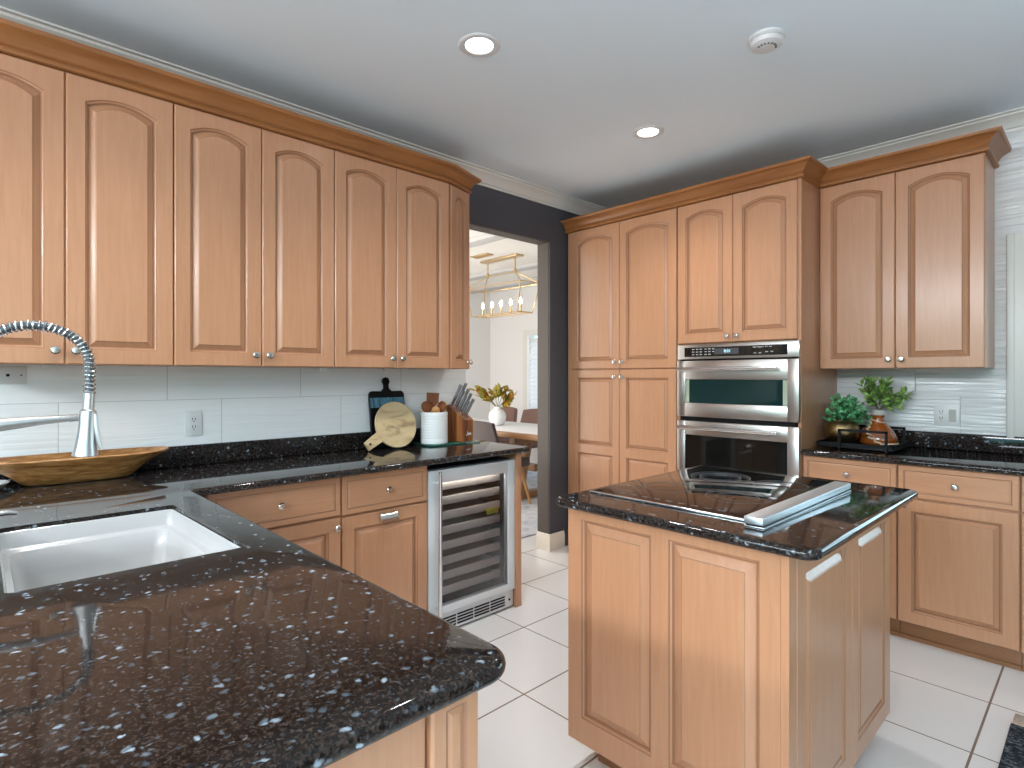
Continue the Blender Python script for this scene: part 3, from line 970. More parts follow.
# peninsula cabinet
r = thing('peninsula_cabinet', (0.1, 1.5, 0), 'wooden peninsula cabinet under the sink, its framed end at the bottom of the photo', 'cabinet')
bm = BM()
PX0, PX1, PY0, PY1 = -0.30, 0.541, 0.640, 2.28
box(bm, PX0, PX1 - 0.001, PY0 + 0.021, PY0 + 0.04, 0.10, CT - 0.031)
box(bm, PX1 - 0.02, PX1 - 0.001, PY0 + 0.04, PY1, 0.10, CT - 0.031)
box(bm, PX0, PX0 + 0.02, PY0 + 0.04, PY1, 0.0, CT - 0.031)
box(bm, PX0 + 0.02, PX1 - 0.02, PY0 + 0.04, PY1, 0.10, 0.12)
mk('body', bm, 'wood', r)
F = Face((PX0, PY0 + 0.021, 0), (1, 0, 0), (0, -1, 0))
bm = BM(); rbox(bm, 0.0, 0.752, 0.10, CT - 0.031, 0.0, 0.012, 0.003, 2, 0, F.M())
mk('end_panel', bm, 'wood', r, 0.35)
bm = BM(); raised_panel(bm, F, 0.756, PX1 - PX0, 0.10, CT - 0.031, 0, 0.021, 0.024, 0, None, 'drawer')
mk('corner_post', bm, ['wood', 'glaze'], r, 0.35)
F = Face((PX1 - 0.001, PY1, 0), (0, -1, 0), (1, 0, 0))
F = Face((PX1 - 0.001, PY0 + 0.04, 0), (0, 1, 0), (1, 0, 0))
for i in range(3):
    w_ = 0.50
    door(r, F, 0.01 + i * 0.51, 0.51 + i * 0.51, 0.105, CT - 0.06, -0.019, 0, (0.46 + i * 0.51, 0.78))
bm = BM(); box(bm, PX0 + 0.05, PX1 - 0.06, PY0 + 0.06, PY1, 0.0, 0.10); mk('toe_kick', bm, 'toe', r)

# ---------------------------------------------------------------- wine cooler
r = thing('wine_cooler', (1.98, 2.65, 0), 'stainless undercounter wine cooler with a glass door and wooden shelf fronts', 'wine cooler')
cx0, cx1 = 1.677, 2.285; cyf = 2.385
bm = BM()
box(bm, cx0, cx0 + 0.05, cyf + 0.045, 2.93, 0.105, 0.868); box(bm, cx1 - 0.05, cx1, cyf + 0.045, 2.93, 0.105, 0.868)
box(bm, cx0 + 0.05, cx1 - 0.05, 2.88, 2.93, 0.105, 0.868)
box(bm, cx0 + 0.05, cx1 - 0.05, cyf + 0.045, 2.88, 0.84, 0.868); box(bm, cx0 + 0.05, cx1 - 0.05, cyf + 0.045, 2.88, 0.105, 0.135)
mk('body', bm, 'dark_void', r)
gx0, gx1, gz0, gz1 = 1.752, 2.232, 0.150, 0.795
bm = BM()
rbox(bm, cx0, gx0, cyf, cyf + 0.04, 0.112, 0.864, 0.003)
rbox(bm, gx1, cx1, cyf, cyf + 0.04, 0.112, 0.864, 0.003)
rbox(bm, gx0 - 0.001, gx1 + 0.001, cyf + 0.0005, cyf + 0.04, gz1, 0.8635, 0.003)
rbox(bm, gx0 - 0.001, gx1 + 0.001, cyf + 0.0005, cyf + 0.04, 0.1125, gz0, 0.003)
dr = mk('door', bm, 'cooler_steel', r)
bm = BM(); box(bm, gx0, gx1, cyf + 0.012, cyf + 0.016, gz0, gz1); mk('glass_pane', bm, 'cooler_glass', dr)
bm = BM(); tube(bm, [(1.722, cyf - 0.038, 0.10), (1.722, cyf - 0.038, 0.86)], 0.0105, 14)
for z in (0.155, 0.805): cyl(bm, (1.722, cyf - 0.036, z), (1.722, cyf + 0.002, z), 0.007, 0.007, 12)
mk('bar_handle', bm, 'steel_light', dr)
area('cooler_fill', (1.99, cyf + 0.06, 0.825), (-0.5, 0, 0), 0.44, 0.03, 0.8, (1.0, 0.97, 0.93))  # unseen lamp added to brighten the shelves
nsh = 8
for i in range(nsh):
    zc_ = gz0 + 0.005 + (i + 0.5) * (gz1 - gz0) / nsh
    bm = BM()
    rbox(bm, gx0 - 0.02, gx1 + 0.004, cyf + 0.075, cyf + 0.095, zc_ - 0.022, zc_ + 0.023, 0.003)
    box(bm, gx0 - 0.01, gx1 + 0.002, cyf + 0.095, 2.86, zc_ - 0.004, zc_ + 0.002)
    mk('shelf', bm, 'shelf_wood', r)
bm = BM(); rbox(bm, 2.125, 2.215, cyf + 0.066, cyf + 0.072, 0.555, 0.588, 0.002)
mk('yellow_tag', bm, 'yellow', r)['label'] = 'bright yellow tag behind the glass'
bm = BM()
rbox(bm, cx0 + 0.003, cx1 - 0.003, cyf + 0.012, cyf + 0.03, 0.012, 0.108, 0.003)
gr = mk('toe_grille', bm, 'cooler_steel', r)
bm = BM()
for s in range(4):
    xa = cx0 + 0.075 + s * 0.118
    for k in range(4): box(bm, xa, xa + 0.108, cyf + 0.009, cyf + 0.0122, 0.028 + k * 0.016, 0.036 + k * 0.016)
cyl(bm, (cx1 - 0.035, cyf + 0.009, 0.055), (cx1 - 0.035, cyf + 0.0125, 0.055), 0.007, 0.007, 12)
mk('louvre', bm, 'black', gr)

# ---------------------------------------------------------------- tall pantry and oven cabinets
XT = 3.40
FT = Face((XT + 0.021, 2.95, 0), (0, -1, 0), (-1, 0, 0))
r = thing('pantry_cabinet', (3.72, 2.46, 0), 'tall wooden pantry cabinet with four doors left of the ovens', 'cabinet', 'tall cabinets')
bm = BM(); box(bm, XT + 0.022, XW - 0.001, 1.987, 2.955, 0.10, ZT + 0.012); mk('body', bm, 'wood', r)
bm = BM(); box(bm, XT + 0.07, XW - 0.001, 1.987, 2.955, 0.0, 0.10); mk('toe_kick', bm, 'toe', r)
bm = BM(); box(bm, 0.0, 0.036, 0.10, ZT, 0.0, 0.012, 0, FT.M()); mk('filler_strip', bm, 'wood', r)
for u0, u1, ku in ((0.038, 0.4945, 0.465), (0.4975, 0.957, 0.527)):
    door(r, FT, u0, u1, 1.404, ZT, 0, 0.036, (ku, 1.452))
    door(r, FT, u0, u1, 0.105, 1.396, 0, 0, (ku, 1.345), cells=[(0.105, 0.795), (0.795, 1.396)])
r = thing('oven_cabinet', (3.72, 1.60, 0), 'tall wooden cabinet surrounding the built-in ovens', 'cabinet', 'tall cabinets')
OY0, OY1 = 1.208, 1.986
bm = BM()
box(bm, XT + 0.022, XW - 0.002, OY0 + 0.018, OY1, 1.556, ZT + 0.011)
box(bm, XT + 0.022, XW - 0.002, OY0 + 0.018, OY1, 0.101, 0.37)
box(bm, XT + 0.0145, XW - 0.001, OY0, OY0 + 0.018, 0.10, ZT + 0.012); box(bm, XT + 0.022, XW - 0.001, OY1 - 0.016, OY1, 0.37, 1.556)
mk('body', bm, 'wood', r)
bm = BM(); box(bm, XT + 0.07, XW - 0.001, OY0, OY1, 0.0, 0.10); mk('toe_kick', bm, 'toe', r)
F2 = Face((XT + 0.021, 1.984, 0), (0, -1, 0), (-1, 0, 0))
hw = 0.379
door(r, F2, 0.002, hw - 0.0015, 1.562, ZT, 0, 0.032, (hw - 0.03, 1.60))
door(r, F2, hw + 0.0015, 2 * hw, 1.562, ZT, 0, 0.032, (hw + 0.03, 1.60))
drawer(r, F2, 0.002, 0.757, 0.105, 0.362)
# the ovens
ov = thing('double_wall_oven', (3.65, 1.60, 0.375), 'built-in stainless microwave and wall oven with dark glass doors', 'oven')
oy0, oy1 = 1.228, 1.970
FO = Face((XT + 0.012, oy1 + 0.004, 0), (0, -1, 0), (-1, 0, 0)); WO = 0.764
TO = FO.M()
bm = BM(); box(bm, 0.004, 0.738, 0.376, 1.552, -0.55, -0.002, 0, TO); mk('body', bm, 'black', ov)
bm = BM(); rbox(bm, 0, WO, 1.459, 1.553, -0.001, 0.024, 0.003, 2, 0, TO); cpn = mk('control_panel', bm, 'oven_steel', ov)
bm = BM(); box(bm, 0.05, 0.70, 1.474, 1.534, 0.024, 0.0255, 0, TO); mk('touch_panel', bm, 'black_gloss', cpn)
bm = BM(); box(bm, 0.255, 0.415, 1.487, 1.523, 0.0255, 0.0262, 0, TO); mk('display_window', bm, 'panel_grey', cpn)
def text(txt, F, u, v, w, size, m, parent, name):
    c = bpy.data.curves.new(name, 'FONT'); c.body = txt; c.size = size; c.extrude = 0.0002; c.align_x = 'CENTER'; c.align_y = 'CENTER'
    c.materials.append(M[m])
    tmp = bpy.data.objects.new(name, c)
    me = bpy.data.meshes.new_from_object(tmp); bpy.data.objects.remove(tmp)
    o = bpy.data.objects.new(name, me)
    o.parent = parent
    mm = F.M(); mm.translation = F.p(u, v, w) - ORG[parent.name]
    o.matrix_local = mm
    COL.objects.link(o)
    return o
text('8:01', FO, 0.342, 1.505, 0.0266, 0.026, 'display', cpn, 'clock_digits')
for (u0, nu, du, rows) in ((0.105, 3, 0.026, 3), (0.19, 3, 0.026, 3), (0.505, 2, 0.03, 2), (0.575, 2, 0.03, 1)):
    for i in range(nu):
        for k in range(rows):
            if (u0, i, k) == (0.19, 2, 0): continue
            v = 1.487 + k * (0.034 / max(1, rows - 1)) if rows > 1 else 1.493
            bm = BM(); box(bm, u0 + i * du, u0 + i * du + 0.016, v - 0.0015, v + 0.0035, 0.0255, 0.0260, 0, TO); mk('button_mark', bm, 'mark', cpn)
for i in range(5):
    bm = BM(); box(bm, 0.50 + i * 0.024, 0.517 + i * 0.024, 1.522, 1.526, 0.0255, 0.0260, 0, TO); mk('button_mark', bm, 'mark', cpn)
def oven_door(name, z0, z1, wz0, wz1, hz, glass='oven_glass'):
    bm = BM()
    u0, u1 = 0.056, 0.700
    rbox(bm, 0, u0, z0, z1, -0.001, 0.030, 0.003, 2, 0, TO); rbox(bm, u1, WO, z0, z1, -0.001, 0.030, 0.003, 2, 0, TO)
    rbox(bm, u0 - 0.004, u1 + 0.004, z0 + 0.0004, wz0, -0.001, 0.0297, 0.003, 2, 0, TO); rbox(bm, u0 - 0.004, u1 + 0.004, wz1, z1 - 0.0004, -0.001, 0.0297, 0.003, 2, 0, TO)
    d = mk(name, bm, 'oven_steel', ov)
    bm = BM(); box(bm, u0 - 0.002, u1 + 0.002, wz0 - 0.002, wz1 + 0.002, 0.0, 0.022, 0, TO); mk('window', bm, glass, d)
    bm = BM(); tube(bm, [FO.p(0.022, hz, 0.075), FO.p(0.66, hz, 0.075)], 0.0125, 14)
    for u in (0.05, 0.635): cyl(bm, FO.p(u, hz, 0.070), FO.p(u, hz, 0.028), 0.011, 0.013, 12)
    mk('handle', bm, 'steel_light', d)
    return d, u0, u1
d, u0, u1 = oven_door('microwave_door', 1.086, 1.449, 1.176, 1.328, 1.395)
for a_ in (u0, u1 - 0.026):
    bm = BM(); box(bm, a_, a_ + 0.026, 1.178, 1.326, 0.022, 0.0232, 0, TO); mk('glass_edge_strip', bm, 'oven_edge', d)
oven_door('oven_door', 0.42, 1.058, 0.52, 0.968, 1.018, 'oven_dark')
bm = BM(); rbox(bm, 0, WO, 0.378, 0.412, -0.001, 0.024, 0.003, 2, 0, TO); mk('vent_trim', bm, 'black', ov)
# crown: pantry and oven cabinet, then the right wall cabinet
crown([(XT + 0.012, YW - 0.002), (XT + 0.012, OY0 - 0.001), (3.655, OY0 - 0.001)], 'wooden crown moulding on top of the tall pantry and oven cabinets')

# ---------------------------------------------------------------- right wall cabinet and base cabinets
XR = 3.68
FR = Face((XR + 0.021, 1.206, 0), (0, -1, 0), (-1, 0, 0))
r = thing('wall_cabinet', (3.86, 0.82, ZB), 'wooden double-door wall cabinet on the right wall above the plants', 'cabinet')
bm = BM(); box(bm, XR + 0.022, XW - 0.001, 0.432, 1.206, ZB, ZT + 0.012); mk('body', bm, 'wood', r)
door(r, FR, 0.010, 0.3895, ZB, ZT, 0, 0.034, (0.36, ZB + 0.05))
door(r, FR, 0.3925, 0.773, ZB, ZT, 0, 0.034, (0.422, ZB + 0.05))
crown([(XR + 0.012, OY0 - 0.001), (XR + 0.012, 0.433), (XW - 0.003, 0.433)], 'wooden crown moulding on top of the right wall cabinet')
GR = 'base cabinets under the right countertop'
def FRy(y): return Face((3.441, y, 0), (0, -1, 0), (-1, 0, 0))
base_cab('base_cabinet', 'wooden base cabinet right of the ovens, half hidden behind the island', FRy(1.206), 0.457, 0.58,
         [(0.004, 0.454, 0.105, 0.728, (0.06, 0.675))], [(0.004, 0.454, 0.737, 0.898)], GR)
base_cab('base_cabinet', 'wooden base cabinet in full view right of the island, drawer above one door', FRy(0.748), 0.470, 0.58,
         [(0.003, 0.467, 0.105, 0.728, (0.035, 0.70))], [(0.003, 0.467, 0.737, 0.898)], GR)
base_cab('base_cabinet', 'wooden base cabinet cut off by the right edge of the photo', FRy(0.277), 0.50, 0.58,
         [(0.003, 0.497, 0.105, 0.728, (0.46, 0.69))], [(0.003, 0.497, 0.737, 0.898)], GR)

# ---------------------------------------------------------------- island
r = thing('kitchen_island', (1.99, 0.93, 0), 'freestanding wooden island cabinet with raised panels under the cooktop', 'island')
ix0, ix1, iy0, iy1 = 1.50, 2.47, 0.56, 1.297
bm = BM(); box(bm, ix0 + 0.021, ix1 - 0.001, iy0 + 0.021, iy1 - 0.001, 0.10, CT - 0.031); mk('body', bm, 'wood', r)
bm = BM(); box(bm, ix0 + 0.09, ix1 - 0.06, iy0 + 0.08, iy1 - 0.06, 0.0, 0.10); mk('toe_kick', bm, 'toe', r)
FI = Face((ix0 + 0.021, iy1, 0), (0, -1, 0), (-1, 0, 0))
def wide_panel(F, w, opens, name, v0=0.10, v1=CT - 0.031, rail=(0.085, 0.042)):
    """one board with several openings, each with a raised field"""
    bm = BM(); t = 0.021
    mids = [0.0] + [(opens[i][1] + opens[i + 1][0]) / 2 for i in range(len(opens) - 1)] + [w]
    vb, vt = v0 + rail[0], v1 - rail[1]
    def rect(u0, u1, a, c, z): return [bm.verts.new(F.p(*p)) for p in ((u0, a, z), (u1, a, z), (u1, c, z), (u0, c, z))]
    def bridge(a, c, mi=0):
        for i in range(4):
            f = bm.faces.new((a[i], a[(i + 1) % 4], c[(i + 1) % 4], c[i])); f.material_index = mi
    for (u0, u1), m0, m1 in zip(opens, mids, mids[1:]):
        cur = rect(m0, m1, v0, v1, t)
        for d, z, mi in ((0, t, 0), (0.003, t - 0.005, 1), (0.007, t - 0.008, 0), (0.010, t - 0.014, 1), (0.014, t - 0.014, 1), (0.017, t - 0.012, 0), (0.040, t - 0.003, 0), (0.042, t - 0.0015, 1), (0.044, t - 0.0005, 0)):
            nx = rect(u0 + d, u1 - d, vb + d, vt - d, z); bridge(cur, nx, mi); cur = nx
        bm.faces.new(cur)
    b0 = rect(0, w, v0, v1, 0.0); b1 = rect(0, w, v0, v1, t); bridge(b0, b1); bm.faces.new(b0[::-1])
    return mk(name, bm, ['wood', 'glaze'], r, 0)
wide_panel(FI, iy1 - iy0 - 0.0215, [(0.058, 0.332), (0.392, 0.662)], 'side_panel')
FI2 = Face((ix0 + 0.0, iy0 + 0.021, 0), (1, 0, 0), (0, -1, 0))
bm = BM(); box(bm, 0.0, 0.05, 0.10, CT - 0.031, 0.0, 0.021, 0, FI2.M()); mk('corner_post', bm, 'wood', r)
FI3 = Face((ix0 + 0.053, iy0 + 0.021, 0), (1, 0, 0), (0, -1, 0))
half = (ix1 - ix0 - 0.053) / 2
door(r, FI3, 0.0, half - 0.0015, 0.105, CT - 0.05, 0, 0, None, stile=0.062)
door(r, FI3, half + 0.0015, 2 * half - 0.02, 0.105, CT - 0.05, 0, 0, None, stile=0.062)
bm = BM(); box(bm, 2 * half - 0.018, 2 * half, 0.10, CT - 0.031, 0.0, 0.018, 0, FI3.M()); mk('corner_post', bm, 'wood', r)
# cooktop
ck = thing('cooktop', (2.0, 1.02, CT), 'black glass cooktop set flush into the island countertop', 'cooktop')
kx0, kx1, ky0, ky1 = 1.600, 2.40, 0.712, 1.275
bm = BM(); rbox(bm, kx0, kx1, ky0, ky1, CT + 0.0005, CT + 0.006, 0.002); mk('glass_top', bm, 'black_gloss', ck)
bm = BM(); rbox(bm, kx0 - 0.012, kx0 - 0.0005, ky0, ky1, CT + 0.0005, CT + 0.008, 0.002); mk('metal_edge', bm, 'steel_light', ck)
def burner(x, y, r1, n):
    bm = BM()
    for i in range(n):
        rr = r1 - i * 0.035
        pr = [(rr, 0.0), (rr, 0.0005), (rr - 0.0035, 0.0005), (rr - 0.0035, 0.0)]
        lathe(bm, (x, y, CT + 0.0061), pr, 48)
    mk('burner_ring', bm, 'mark_dim', ck)
burner(2.20, 1.09, 0.115, 2); burner(2.19, 0.85, 0.095, 1); burner(1.86, 1.12, 0.09, 1); burner(1.87, 0.865, 0.105, 2)
for i in range(9):
    y = 0.80 + i * 0.045
    bm = BM(); box(bm, 1.640, 1.652, y, y + 0.022, CT + 0.006, CT + 0.0064); mk('control_mark', bm, 'mark_dim', ck)
# downdraft vent
dv = thing('downdraft_vent', (2.0, 0.70, CT), 'long stainless downdraft vent bar beside the cooktop on the island', 'vent')
bm = BM(); rbox(bm, 1.545, 2.290, 0.640, 0.698, CT + 0.0005, CT + 0.004, 0.001); mk('base_plate', bm, 'vent_steel', dv)
bm = BM(); box(bm, 1.548, 2.286, 0.644, 0.693, CT + 0.004, CT + 0.010); mk('intake_slot', bm, 'black', dv)
bm = BM(); rbox(bm, 1.540, 2.292, 0.642, 0.696, CT + 0.009, CT + 0.030, 0.003); mk('top_cover', bm, 'vent_steel', dv)

# ---------------------------------------------------------------- outlets
def outlet(name, F, u0, u1, v0, v1, kind, label, grp=None):
    c = F.p((u0 + u1) / 2, v0, 0)
    bm = BM(); rbox(bm, u0, u1, v0, v1, 0.0005, 0.006, 0.002, 2, 0, F.M())
    o = tag(mk(name, bm, 'white'), label, 'outlet' if kind != 'jack' else 'wall plate', grp)
    ORG[o.name] = o.location.copy()
    if kind in ('duplex', 'combo'):
        um = (u0 + u1) / 2 if kind == 'duplex' else u0 + (u1 - u0) * 0.27
        vm = (v0 + v1) / 2
        bm = BM(); rbox(bm, um - 0.017, um + 0.017, vm - 0.034, vm + 0.034, 0.006, 0.008, 0.001, 1, 0, F.M()); rc = mk('receptacle', bm, 'white', o)
        bm = BM()
        for s in (-1, 1):
            for du in (-0.007, 0.005): box(bm, um + du, um + du + 0.0028, vm + s * 0.018 - 0.002, vm + s * 0.018 + 0.009, 0.0075, 0.0085, 0, F.M())
            box(bm, um - 0.0025, um + 0.0025, vm + s * 0.018 - 0.011, vm + s * 0.018 - 0.006, 0.0075, 0.0085, 0, F.M())
        mk('slot', bm, 'black', rc)
    if kind == 'combo':
        um = u0 + (u1 - u0) * 0.72
        bm = BM(); rbox(bm, um - 0.017, um + 0.017, vm - 0.034, vm + 0.034, 0.006, 0.010, 0.0015, 1, 0, F.M()); mk('rocker_switch', bm, 'grey_glass', o)
    if kind == 'jack':
        for u in (0.63, 0.895):
            bm = BM()
            cyl(bm, F.p(u0 + (u1 - u0) * u, (v0 + v1) / 2, 0.005), F.p(u0 + (u1 - u0) * u, (v0 + v1) / 2, 0.0085), 0.006 if u < 0.7 else 0.003, None, 10)
            mk('jack', bm, 'black', o)
FWL = Face((0, YW - 0.008, 0), (1, 0, 0), (0, -1, 0))
FWR = Face((XW, 0, 0), (0, -1, 0), (-1, 0, 0))
outlet('outlet', FWL, 0.710, 0.783, 1.068, 1.187, 'duplex', 'white outlet on the left backsplash right of the carved bowl')
outlet('jack_plate', FWL, 0.0, 0.150, 1.318, 1.3885, 'jack', 'white jack plate under the wall cabinets behind the faucet')
outlet('outlet', FWR, -0.698, -0.582, 1.066, 1.185, 'combo', 'white outlet with switch on the right backsplash beside the plants')

# ---------------------------------------------------------------- things on the left countertop
Z1 = CT + 0.001
# carved wooden bowl
bm = BM()
bc = Vector((0.302, 2.822, Z1))
rows = []
def bowl_ring(a, bw, z, end=0.0, n=36, dx=0.0):
    ring = []
    for k in range(n):
        t = 2 * PI * k / n
        cx_ = math.copysign(abs(math.cos(t)) ** 0.62, math.cos(t)); sy_ = math.copysign(abs(math.sin(t)) ** 0.8, math.sin(t))
        zz = z + end * abs(cx_) ** 6
        ring.append(bm.verts.new((bc.x + dx + a * cx_, bc.y + bw * sy_, bc.z + zz)))
    return ring
spec = [(0.160, 0.050, 0.0, 0), (0.176, 0.060, 0.004, 0), (0.214, 0.078, 0.040, 0.0), (0.262, 0.100, 0.074, 0.0), (0.298, 0.114, 0.090, 0.004), (0.310, 0.117, 0.097, 0.004), (0.310, 0.114, 0.102, 0.004), (0.294, 0.104, 0.100, 0.004), (0.240, 0.086, 0.070, 0.0), (0.190, 0.058, 0.040, 0), (0.14, 0.04, 0.018, 0)]
rr = [bowl_ring(*s) for s in spec]
for a, c in zip(rr, rr[1:]):
    for i in range(36): bm.faces.new((a[i], a[(i + 1) % 36], c[(i + 1) % 36], c[i]))
bm.faces.new(rr[-1]); bm.faces.new(rr[0][::-1])
tag(mk('carved_bowl', bm, 'bowl', None, 0.9), 'long carved wooden dough bowl on the counter behind the faucet', 'bowl')
bm = BM(); lathe(bm, (0.008, 2.775, Z1), [(0, 0), (0.055, 0), (0.075, 0.012), (0.088, 0.028), (0.085, 0.029), (0.07, 0.016), (0.05, 0.007), (0, 0.006)], 32)
tag(mk('spoon_rest', bm, 'porcelain', None, 0.9), 'white ceramic dish on the counter at the left edge, left of the carved bowl', 'dish')

# dark cutting board leaning on the backsplash
def leaning(pts, thick, base, tilt, yaw=0.0):
    """flat outline in (x, z) extruded by thick, leaning back by tilt"""
    T = Matrix.Translation(base) @ Matrix.Rotation(yaw, 4, 'Z') @ Matrix.Rotation(-tilt, 4, 'X')
    bm = BM()
    e = 0.003
    rings = []
    c = sum((Vector(p) for p in pts), Vector((0, 0))) / len(pts)
    for d, y in ((e, 0.0), (0.0, e), (0.0, thick - e), (e, thick)):
        ip = inset([Vector(p) for p in pts], d)
        rings.append([bm.verts.new(T @ Vector((p.x, y, p.y))) for p in ip])
    n = len(pts)
    for a, c2 in zip(rings, rings[1:]):
        for i in range(n): bm.faces.new((a[i], a[(i + 1) % n], c2[(i + 1) % n], c2[i]))
    bm.faces.new(rings[0][::-1]); bm.faces.new(rings[-1])
    return bm, T
def arcpts(cx_, cz_, r, a0, a1, n):
    return [(cx_ + r * math.cos(a0 + (a1 - a0) * i / n), cz_ + r * math.sin(a0 + (a1 - a0) * i / n)) for i in range(n + 1)]
w2, hb = 0.118, 0.322
pts = [(-w2, 0.0), (w2, 0.0)] + arcpts(w2 - 0.025, hb - 0.02, 0.025, 0, PI / 2, 5) + [(0.035, hb + 0.004), (0.018, hb + 0.02), (0.016, hb + 0.038)] + arcpts(0, hb + 0.062, 0.024, -0.7, PI + 0.7, 14) + [(-0.016, hb + 0.038), (-0.018, hb + 0.02), (-0.035, hb + 0.004)] + arcpts(-w2 + 0.025, hb - 0.02, 0.025, PI / 2, PI, 5)
bx_ = 1.760
bm, T = leaning(pts, 0.014, (bx_, 2.886, Z1 + 0.002), math.radians(7))
db = tag(mk('cutting_board', bm, 'black', None, 0.5), 'black handled cutting board with a blue band leaning against the backsplash', 'cutting board', 'cutting boards leaning on the backsplash')
ORG[db.name] = db.location.copy()
bm = BM(); box(bm, -w2 + 0.006, w2 - 0.006, -0.0012, 0.0005, hb - 0.092, hb - 0.034, 0, T); mk('blue_band', bm, 'blue_band', db)
# round pale board
R_ = 0.134
hd = math.radians(209)
cz_ = R_
def paddle():
    ca, sa = math.cos(hd), math.sin(hd)
    half_a = 0.24
    p = arcpts(0, cz_, R_, hd + half_a, hd + 2 * PI - half_a, 44)
    hw_, Lh = 0.026, 0.235
    ux, uz = ca, sa; px, pz = -sa, ca
    t1 = (ux * Lh * 0.99 - px * hw_, cz_ + uz * Lh * 0.99 - pz * hw_); t2 = (ux * Lh * 0.99 + px * hw_, cz_ + uz * Lh * 0.99 + pz * hw_)
    return p + [t1, t2]
pp = paddle()
mz = min(z for x, z in pp)
pp = [(x, z - mz) for x, z in pp]
bm, T = leaning(pp, 0.016, (1.762, 2.790, Z1 + 0.0042), math.radians(14))
rb = tag(mk('cutting_board', bm, 'pale_board', None, 0.5), 'round pale wooden paddle board in front of the black board', 'cutting board', 'cutting boards leaning on the backsplash')
ORG[rb.name] = rb.location.copy()
bm = BM(); hx, hz = math.cos(hd) * 0.208, cz_ - mz + math.sin(hd) * 0.208
cyl(bm, T @ Vector((hx, -0.0006, hz)), T @ Vector((hx, 0.0004, hz)), 0.0075, None, 14); mk('hanging_hole', bm, 'gap', rb)

# glass board, crock with spoons, knife block
T = Matrix.Translation((2.125, 2.815, Z1)) @ Matrix.Rotation(math.radians(-4), 4, 'Z')
bm = BM(); rbox(bm, -0.19, 0.175, -0.10, 0.09, 0.0, 0.007, 0.003, 2, 0, T)
tag(mk('glass_board', bm, 'green_glass'), 'clear green-edged glass board under the white crock and knife block', 'glass board')
Z2 = Z1 + 0.008
kc = (2.018, 2.812)
bm = BM()
prof = [(0.0, 0.0), (0.076, 0.0), (0.081, 0.004), (0.0815, 0.012)]
for i in range(9):
    z = 0.03 + i * 0.016; prof += [(0.0815, z), (0.0803, z + 0.003), (0.0815, z + 0.006)]
prof += [(0.0815, 0.186), (0.079, 0.190), (0.075, 0.186), (0.074, 0.02), (0.0, 0.015)]
lathe(bm, (*kc, Z2), prof, 40)
tag(mk('utensil_crock', bm, 'ceramic', None, 0.6), 'white ribbed ceramic crock full of wooden spoons', 'crock')
def utensil(kind, bx0, by0, tx, ty, tz, label, m='spoon', rot=0.0, hs=1.0):
    p0 = Vector((kc[0] + bx0, kc[1] + by0, Z2 + 0.030)); p1 = Vector((kc[0] + tx, kc[1] + ty, tz))
    d = (p1 - p0).normalized(); L = (p1 - p0).length
    z = d; fx = Vector((-0.688, -0.7256, 0)); fx = Matrix.Rotation(rot, 3, 'Z') @ fx
    y = (fx - z * fx.dot(z)).normalized(); x = y.cross(z)
    T = Matrix(((x.x, y.x, z.x, p0.x), (x.y, y.y, z.y, p0.y), (x.z, y.z, z.z, p0.z), (0, 0, 0, 1)))
    bm = BM()
    tube(bm, [T @ Vector((0, 0, t)) for t in (0, L * 0.4, L * 0.75)], [0.006, 0.006, 0.007], 10)
    if kind == 'spoon':
        lathe(bm, (0, 0, 0), [(0, 0.0), (0.016, 0.004), (0.029, 0.018), (0.033, 0.038), (0.028, 0.058), (0.014, 0.070), (0, 0.073)], 24, T=T @ Matrix.Translation((0, 0, L * 0.72)) @ Matrix.Diagonal((hs, 0.36, hs, 1)))
    else:
        pts_ = [(-0.012, 0.0), (0.012, 0.0), (0.036, 0.03), (0.038, 0.088), (-0.038, 0.088), (-0.036, 0.03)]
        lo = [bm.verts.new(T @ Vector((a, -0.004, L * 0.70 + c))) for a, c in pts_]; hi = [bm.verts.new(T @ Vector((a, 0.004, L * 0.70 + c))) for a, c in pts_]
        bm.faces.new(lo); bm.faces.new(hi[::-1])
        for i in range(6): bm.faces.new((lo[i], lo[(i + 1) % 6], hi[(i + 1) % 6], hi[i]))
    tag(mk('wooden_spatula' if kind != 'spoon' else 'wooden_spoon', bm, m, None, 0.7), label, 'utensil', 'wooden utensils in the crock')
utensil('spatula', -0.01, 0.02, 0.012, 0.030, 1.240, 'reddish square-ended wooden spatula, tallest utensil in the white crock')
utensil('spoon', 0.02, -0.02, -0.046, 0.030, 1.190, 'wooden spoon leaning to the left side of the white crock', rot=0.4)
utensil('spoon', -0.02, -0.03, 0.050, -0.014, 1.188, 'wooden spoon leaning to the right side of the white crock', rot=-0.5)
utensil('spoon', 0.0, 0.03, -0.008, -0.032, 1.166, 'lighter wooden spoon at the front of the white crock', 'chair_leg', hs=0.8)

# knife block: slanted prism, facing right-front
kb = thing('knife_block', (2.20, 2.81, Z2), 'slanted wooden knife block full of steel knives on the counter end', 'knife block')
TK = Matrix.Translation((2.208, 2.808, Z2)) @ Matrix.Rotation(math.radians(-72), 4, 'Z') @ Matrix.Diagonal((0.93, 0.93, 1.12, 1))
side = [(-0.076, 0.0), (0.078, 0.0), (0.080, 0.120), (0.060, 0.126), (-0.062, 0.204), (-0.080, 0.192)]
bm = BM(); lo = [bm.verts.new(TK @ Vector((x, -0.052, z))) for x, z in side]; hi = [bm.verts.new(TK @ Vector((x, 0.052, z))) for x, z in side]
bm.faces.new(lo); bm.faces.new(hi[::-1])
for i in range(6): bm.faces.new((lo[i], lo[(i + 1) % 6], hi[(i + 1) % 6], hi[i]))
bmesh.ops.bevel(bm, geom=bm.edges[:], offset=0.003, segments=2, affect='EDGES')
mk('block', bm, 'block', kb, 0.5)
bm = BM()
